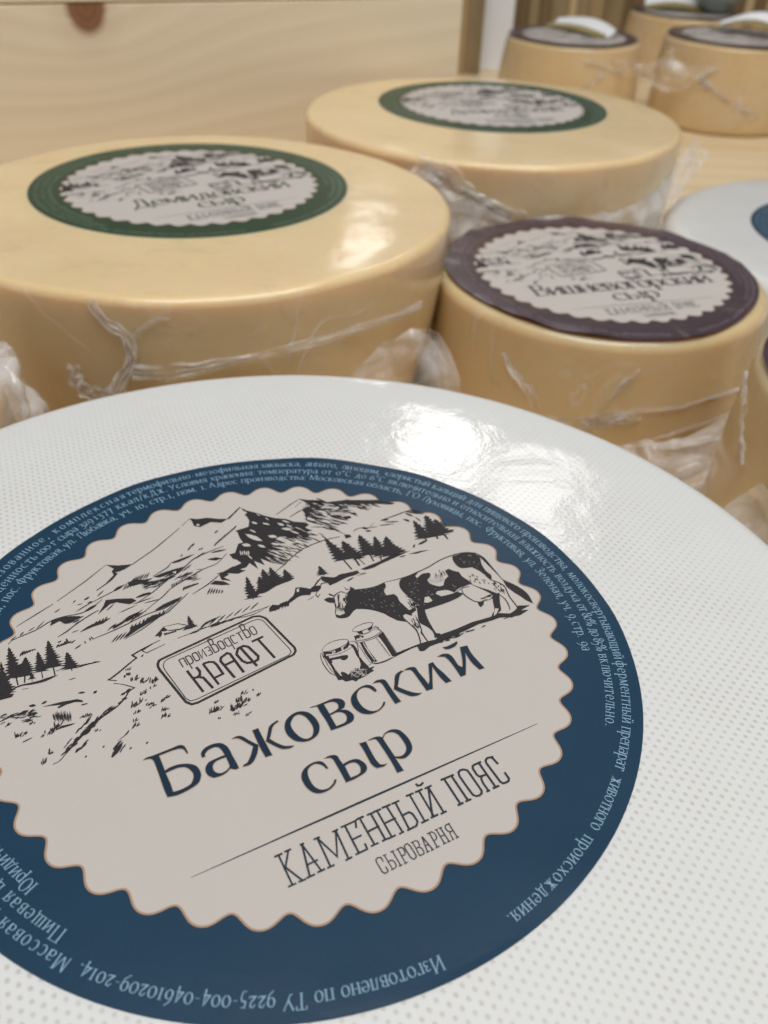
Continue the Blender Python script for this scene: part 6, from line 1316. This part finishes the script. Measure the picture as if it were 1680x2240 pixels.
WH_C, WH_Z = (3.80, 6.81), T - 2.2
white2 = cheese(WH_C, 0, 'white netted cheese wheel farther back, navy label cut off by the right edge', None,
                wheel_profile(1.68, 1.66, WH_Z, 0.14, 0.14, 0.0, 0.02), MAT['net'], 0.008, 6)
add_label(white2, 'navy', 0, 0, WH_Z * R, 0.5)

far = []
for (c, z, lab, seed, rot) in (
        ((2.63, 15.34), T - 2.0636, 'back row tan wheel beside the white post, curled white tag on top', 7, 0.2),
        ((4.94, 14.72), T - 1.90, 'back row tan wheel with clear film running diagonally down its side', 8, 0.35),
        ((5.29, 18.9), T - 2.06, 'farthest tan wheel, with a grey bottle standing on it', 9, 0.1),
        ((7.46, 18.7), T - 2.06, 'tan wheel in the top right corner, right of the grey bottle', 10, 0.6)):
    w = cheese(c, 0, lab, 'tan wheels with plum labels', wheel_profile(1.03, 1.10, z, 0.07, 0.1, 0.01, 0.02), MAT['cheese_dark'], 0.015, seed, wrap=0.012)
    add_label(w, 'plum', 0, 0, (z + 0.014) * R, rot, warp=plum_warp(0.05, seed))
    far.append((w, c, z))

# wrapped cheese at the left edge
wc = (-2.50, 3.05)
wrapped = cheese(wc, 0, 'cheese wrapped in crumpled clear film, cut off by the left edge', None,
                 wheel_profile(0.86, 0.90, 1.16, 0.10, 0.1, 0.01, 0.03), MAT['cheese_dark'], 0.02, 12, 'wrapped_cheese')

# ------------------------------------------------------------------ plastic film on the wheels
F_, FT = MAT['film'], MAT['film_thick']
S = lambda c, r, L: [on_side(c, r, a, z) for a, z in L]
# left wheel: twisted rope of film, a knot, and a tight band running right
film_strip(left, S(LEFT_C, 1.565, [(-97.9, 1.345), (-97.0, 1.29), (-94.8, 1.215), (-92.4, 1.16), (-91.8, 1.07), (-92.4, 0.99), (-94.8, 0.90), (-96.1, 0.82)]),
           [0.05, 0.055, 0.06, 0.06, 0.055, 0.05, 0.07, 0.09], (1, 0, 0.1), FT, 1, folds=3, amp=0.022)
film_strip(left, S(LEFT_C, 1.565, [(-103.2, 0.975), (-103.2, 0.90), (-101.0, 0.845), (-97.5, 0.82), (-95.5, 0.83)]), [0.06, 0.08, 0.09, 0.10, 0.08], (0.6, 0, 1), FT, 2, folds=4, amp=0.03)
film_strip(left, S(LEFT_C, 1.565, [(-92.0, 0.97), (-86.0, 0.965), (-77.0, 1.005), (-63.2, 1.045), (-43.0, 1.06), (-27.8, 1.03)]),
           [0.09, 0.085, 0.07, 0.05, 0.045, 0.04], (0, 0, 1), FT, 3, folds=3, amp=0.014)
film_strip(left, S(LEFT_C, 1.565, [(-91.2, 1.16), (-89.5, 1.20), (-87.0, 1.25), (-84, 1.27)]), [0.03, 0.03, 0.025, 0.02], (0, 0, 1), F_, 4, folds=2, amp=0.008)
film_strip(left, S(LEFT_C, 1.565, [(-71.5, 1.255), (-69.5, 1.22), (-67.5, 1.18)]), [0.022, 0.024, 0.016], (1, 0, 0.5), F_, 5, folds=2, amp=0.006)
# crumpled sheet between the left wheel and the plum one
film_sheet(left, [[(-0.08, 4.20, 1.00), (0.02, 4.24, 1.04), (0.10, 4.27, 1.105), (0.18, 4.30, 1.09), (0.26, 4.31, 1.05)],
                  [(-0.20, 4.18, 0.88), (-0.02, 4.20, 0.93), (0.12, 4.20, 0.97), (0.24, 4.28, 0.99), (0.33, 4.30, 0.95)],
                  [(-0.33, 4.14, 0.78), (-0.06, 4.10, 0.82), (0.14, 4.14, 0.86), (0.28, 4.20, 0.87), (0.39, 4.28, 0.82)],
                  [(-0.40, 4.08, 0.55), (-0.08, 4.04, 0.58), (0.14, 4.06, 0.60), (0.30, 4.14, 0.60), (0.43, 4.22, 0.56)]], FT, 3, amp=0.05, freq=3.0)
# plum wheel: star of creases low on its front, tight lines to the right
PR = 1.055
film_strip(plum, S(PL_C, PR, [(-129, 0.80), (-125.5, 0.72), (-122.0, 0.665), (-117.2, 0.60), (-115.0, 0.49), (-112.5, 0.42)]), [0.024, 0.036, 0.045, 0.055, 0.06, 0.07], (1, 0, 0.3), FT, 6, folds=2, amp=0.012)
film_strip(plum, S(PL_C, PR, [(-86.7, 0.845), (-89.5, 0.78), (-91.8, 0.718), (-94.8, 0.60), (-97.0, 0.52), (-99.0, 0.46)]), [0.015, 0.03, 0.04, 0.05, 0.07, 0.09], (1, 0, 0.3), FT, 7, folds=3, amp=0.014)
film_strip(plum, S(PL_C, PR, [(-113, 0.44), (-104.1, 0.455), (-97.0, 0.50), (-90.0, 0.55), (-83.6, 0.575), (-73, 0.585), (-62.6, 0.60), (-48, 0.58), (-35.0, 0.54)]),
           [0.10, 0.10, 0.09, 0.06, 0.035, 0.026, 0.022, 0.022, 0.02], (0, 0, 1), FT, 8, folds=3, amp=0.012)
film_strip(plum, S(PL_C, PR, [(-98.0, 0.49), (-92.0, 0.50), (-86, 0.515), (-83, 0.53)]), [0.07, 0.05, 0.04, 0.012], (0, 0, 1), FT, 18, folds=3, amp=0.012)
film_strip(plum, S(PL_C, PR + 0.01, [(-82.0, 0.378), (-78.5, 0.39), (-74, 0.405), (-66.5, 0.435), (-54, 0.44), (-41.1, 0.41), (-30, 0.36)]), [0.02, 0.03, 0.022, 0.028, 0.03, 0.03, 0.03], (0, 0, 1), FT, 9, folds=2, amp=0.012)
film_sheet(plum, [[(1.10, 4.33, 0.36), (1.40, 4.30, 0.42), (1.68, 4.26, 0.50), (1.90, 4.30, 0.60), (2.06, 4.42, 0.68)],
                  [(1.10, 4.14, 0.27), (1.42, 4.10, 0.33), (1.70, 4.06, 0.42), (1.86, 4.08, 0.52), (1.98, 4.20, 0.60)],
                  [(1.12, 3.98, 0.12), (1.44, 3.92, 0.16), (1.66, 3.88, 0.24), (1.76, 3.86, 0.34), (1.84, 3.98, 0.44)],
                  [(1.14, 3.86, 0.02), (1.44, 3.80, 0.04), (1.62, 3.72, 0.06), (1.70, 3.66, 0.14), (1.72, 3.80, 0.24)]], FT, 8, amp=0.045, freq=4.0, nu=70, nv=40)
film_strip(plum, [(1.18, 4.34, 0.35), (1.45, 4.26, 0.43), (1.72, 4.18, 0.53), (1.92, 4.20, 0.63), (2.06, 4.38, 0.71)], [0.03, 0.035, 0.04, 0.045, 0.03], (0, 0.4, 1), FT, 28, folds=2, amp=0.014)
film_strip(plum, [(1.45, 4.00, 0.24), (1.66, 3.96, 0.34), (1.80, 3.92, 0.43), (1.86, 3.98, 0.53)], [0.05, 0.07, 0.06, 0.04], (0, 0.4, 1), FT, 29, folds=3, amp=0.02)
# film gathered at the foot of the wheel on the right edge
def P2(a, z, off=0.03): return on_side(P2_C, 1.07, a, z, off)
film_sheet(plum2, [[P2(195, 0.90), P2(207, 0.78), P2(220, 0.72), P2(236, 0.72), P2(252, 0.62)],
                   [P2(192, 0.80, 0.05), P2(206, 0.66, 0.08), P2(220, 0.60, 0.08), P2(236, 0.60, 0.06), P2(252, 0.50)],
                   [P2(190, 0.66, 0.10), P2(205, 0.52, 0.18), P2(220, 0.48, 0.18), P2(236, 0.46, 0.12), P2(252, 0.36, 0.06)]], FT, 9, amp=0.05, freq=4.0)
film_strip(plum2, [P2(203, 0.80, 0.05), P2(209, 0.72, 0.06), P2(215, 0.62, 0.07), P2(222, 0.50, 0.08)], [0.05, 0.07, 0.08, 0.05], (0.6, 0, 1), FT, 11, folds=4, amp=0.03)
film_strip(plum2, [P2(210, 0.74), P2(217, 0.79), P2(224, 0.77), P2(232, 0.68), P2(244, 0.60)], [0.03, 0.045, 0.04, 0.03, 0.03], (0, 0, 1), FT, 12, folds=2, amp=0.016)
film_strip(plum2, [P2(172, 1.22), P2(176, 1.12), P2(181, 1.00), P2(186, 0.88)], [0.03, 0.04, 0.035, 0.03], (0, 1, 0.2), FT, 13, folds=2, amp=0.014)
# back wheel: swag of film between it, the left wheel and the plum one
B = lambda a, z, off=0.04: on_side(BACK_C, 1.55, a, z, off)
film_sheet(back, [[B(-113, 1.345), B(-106, 1.33), B(-101, 1.235), B(-96.5, 1.145), B(-91, 1.075), B(-84, 1.02), B(-74, 1.015), B(-62, 1.02), B(-49, 1.03), B(-36, 1.06)],
                  [B(-115, 1.29, 0.12), B(-108, 1.25, 0.14), B(-103, 1.13, 0.16), B(-98, 1.02, 0.16), B(-92, 0.95, 0.14), B(-84, 0.93, 0.12), B(-74, 0.92, 0.12), B(-62, 0.92, 0.12), B(-49, 0.93, 0.12), B(-36, 0.96, 0.1)],
                  [B(-116, 1.10, 0.2), B(-109, 1.02, 0.24), B(-104, 0.86, 0.26), B(-99, 0.74, 0.26), B(-92, 0.70, 0.22), B(-84, 0.70, 0.2), B(-74, 0.70, 0.2), B(-62, 0.70, 0.2), B(-49, 0.72, 0.18), B(-36, 0.76, 0.14)]],
           FT, 14, amp=0.035, nu=90, nv=30, freq=1.8)
film_strip(back, [B(-113, 1.345, 0.06), B(-105, 1.31, 0.08), B(-101, 1.225, 0.08), B(-96.5, 1.14, 0.07), B(-91, 1.075, 0.06), B(-84, 1.02, 0.05)], [0.08, 0.12, 0.09, 0.07, 0.07, 0.06], (0.3, 0, 1), FT, 15, folds=3, amp=0.03)
film_sheet(back, [[B(-42, 1.06), B(-30, 1.12), B(-18, 1.26, 0.08), B(-10, 1.33, 0.14)], [B(-42, 0.92, 0.1), B(-30, 0.95, 0.14), B(-18, 1.08, 0.2), B(-10, 1.2, 0.3)]], F_, 16, amp=0.04, freq=3.4)
# far pair: film stretched between them and down the side of the right one
(wA, cA, zA), (wB, cB, zB) = far[0], far[1]
film_sheet(wB, [[(3.05, 14.45, 0.86), (3.45, 14.10, 0.84), (3.80, 13.95, 0.96), (4.15, 13.85, 0.88), (4.55, 13.72, 0.96)],
                [(3.20, 14.40, 0.76), (3.50, 14.05, 0.70), (3.80, 13.90, 0.70), (4.10, 13.82, 0.70), (4.40, 13.74, 0.86)],
                [(3.35, 14.40, 0.66), (3.60, 14.05, 0.56), (3.82, 13.90, 0.50), (4.02, 13.85, 0.56), (4.25, 13.80, 0.72)]], FT, 20, amp=0.07, freq=3.0)
film_strip(wB, [on_side(cB, 1.06, a, z, 0.03) for a, z in ((-128, 0.76), (-120, 0.62), (-105, 0.47), (-90, 0.33), (-78, 0.22))], [0.10, 0.10, 0.12, 0.16, 0.18], (0.3, 0, 1), FT, 21, folds=3, amp=0.03)
film_strip(wA, [on_side(cA, 1.06, a, z, 0.03) for a, z in ((-88, 0.84), (-74, 0.78), (-60, 0.68), (-50, 0.66))], [0.04, 0.06, 0.07, 0.1], (0, 0, 1), FT, 22, folds=2, amp=0.02)
film_strip(wA, [on_side(cA, 1.07, a, z, 0.03) for a, z in ((-88, 0.46), (-80, 0.55), (-70, 0.68))], [0.05, 0.07, 0.05], (0, 0, 1), FT, 23, folds=2, amp=0.02)
film_strip(wB, [(3.75, 13.95, 0.84), (3.80, 13.93, 0.98), (3.79, 13.92, 1.12)], [0.16, 0.14, 0.06], (1, 0, 0), FT, 24, folds=3, amp=0.04)
# crumpled wrap of the cheese at the left edge
wg = lambda a, z, off: on_side(wc, 0.90, a, z, off)
film_sheet(wrapped, [[wg(a, 1.23, -0.25) for a in (-40, -15, 10, 35, 60)], [wg(a, 1.25, 0.03) for a in (-40, -15, 10, 35, 60)],
                     [wg(a, 1.05, 0.09) for a in (-40, -15, 10, 35, 60)], [wg(a, 0.8, 0.10) for a in (-40, -15, 10, 35, 60)], [wg(a, 0.4, 0.06) for a in (-40, -15, 10, 35, 60)]], FT, 31, amp=0.06, freq=3.6)


# ------------------------------------------------------------------ things at the back
t = NT('white_tag_paper')
t.set(Base_Color=(0.82, 0.84, 0.86, 1), Roughness=0.35)
TAGW = t.m
t = NT('olive_tag_back')
t.set(Base_Color=(0.27, 0.21, 0.07, 1), Roughness=0.4)
TAGB = t.m


def price_tag(c, z, rot, L, W, lift, tilt, label):
    """curled card, white above and olive beneath, lying tilted on a wheel"""
    o = empty('price_tag', (c[0] * R, c[1] * R, z * R), label, 'price tag', 'curled tags on the back wheels', rot)
    n = 28

    def sheet(name, mat, w0, w1, ang, off, bow):
        vs, fs = [], []
        ca, sa = math.cos(ang), math.sin(ang)
        for i in range(n + 1):
            s = i / n
            x = (s - 0.5) * L
            h = lift * math.sin(math.pi * s) ** 1.2 + 0.02
            taper = 0.25 + 0.75 * math.sin(math.pi * min(1, 0.12 + 0.8 * s)) ** 0.7
            for j in range(7):
                q = j / 6
                y = (w0 + (w1 - w0) * q) * taper
                vs.append((x * R, (y * ca + off) * R, (h + y * sa + bow * q * q) * R))
        for i in range(n):
            for j in range(6):
                fs.append((i * 7 + j, (i + 1) * 7 + j, (i + 1) * 7 + j + 1, i * 7 + j + 1))
        me = mesh(name, vs, fs)
        ob = link(name, me, mat, o)
        ob.modifiers.new('thickness', 'SOLIDIFY').thickness = 0.0003
    sheet('card_face', TAGW, 0.0, W, tilt, 0.0, 0.04)
    sheet('card_back', TAGB, 0.01, 0.5 * W, 0.15, -0.42 * W, 0.03)
    return o


price_tag((2.74, 15.65), zA + 0.02, -0.95, 1.3, 0.30, 0.03, 0.34, 'curled white price tag on the wheel nearest the white post')
price_tag((5.18, 14.80), zB + 0.02, -0.75, 1.25, 0.30, 0.14, 0.32, 'arched white price tag on the wheel with diagonal film on its side')
price_tag((5.05, 18.9), far[2][2] + 0.02, -0.2, 1.1, 0.42, 0.06, 0.5, 'curled white price tag left of the grey bottle')

t = NT('grey_green_glass')
t.set(Base_Color=(0.22, 0.28, 0.28, 1), Roughness=0.25, Coat_Weight=0.5)
bt = empty('bottle', (5.78 * R, 18.75 * R, (far[2][2] + 0.055) * R), 'grey-green bottle standing on a tan wheel at the top edge', 'bottle')
bpy.context.view_layer.update()
lathe('bottle_body', [(0, 1.9 * R), (0.10 * R, 1.9 * R), (0.11 * R, 1.5 * R), (0.14 * R, 1.3 * R), (0.38 * R, 0.95 * R), (0.42 * R, 0.8 * R), (0.42 * R, 0.3 * R), (0.36 * R, 0.12 * R), (0.24 * R, 0.02 * R), (0.22 * R, 0.0), (0, 0)], 48, t.m, bt)
t2 = NT('dark_cap')
t2.set(Base_Color=(0.03, 0.03, 0.03, 1), Roughness=0.4)
lathe('bottle_cap', [(0, 2.1 * R), (0.12 * R, 2.1 * R), (0.125 * R, 2.06 * R), (0.125 * R, 1.905 * R), (0, 1.904 * R)], 32, t2.m, bt)

# slatted wood and white post behind
SLATS = [mat_wood('slat_wood', c, d, grain=(40.0, 3.0), rough=0.55, seed=i * 2.0) for i, (c, d) in enumerate((
    ((0.36, 0.26, 0.13), (0.24, 0.16, 0.07)), ((0.19, 0.125, 0.06), (0.12, 0.075, 0.035)), ((0.54, 0.42, 0.23), (0.40, 0.28, 0.14)), ((0.30, 0.22, 0.12), (0.18, 0.13, 0.06))))]


def slat_wall(x0, x1, y, h, widths, label, seed):
    o = empty('slatted_panel', ((x0 + x1) / 2 * R, y * R, 0), label, 'wooden panel')
    r = random.Random(seed)
    x = x0
    i = 0
    while x < x1 - 0.02:
        w = min(r.uniform(*widths), x1 - x)
        cx = (x0 + x1) / 2
        d = r.uniform(-0.03, 0.03)
        box('slat', (x - cx) * R, (x + w - 0.015 - cx) * R, d * R, (0.2 + d) * R, 0, h * R, SLATS[r.randrange(4)], o, 0.0004)
        x += w
    return o


slat_wall(0.92, 1.42, 17.62, 4.2, (0.05, 0.16), 'narrow dark strip of upright wooden slats at the right end of the pine panel', 3)
slat_wall(2.10, 9.5, 21.0, 4.2, (0.10, 0.40), 'wide screen of upright brown wooden slats behind the back row of wheels', 8)
t = NT('white_paint')
t.set(Base_Color=(0.80, 0.83, 0.87, 1), Roughness=0.4)
infill = box('white_gap_infill', -0.32 * R, 0.32 * R, -0.1 * R, 0.1 * R, 0, 4.4 * R, t.m, None, 0.001)  # made-up white upright, put in for the bright gap towards the wall
infill.location = (1.66 * R, 18.2 * R, 0)
tag(infill, 'plain white post for the bright gap between the two slatted wood panels', 'infill')
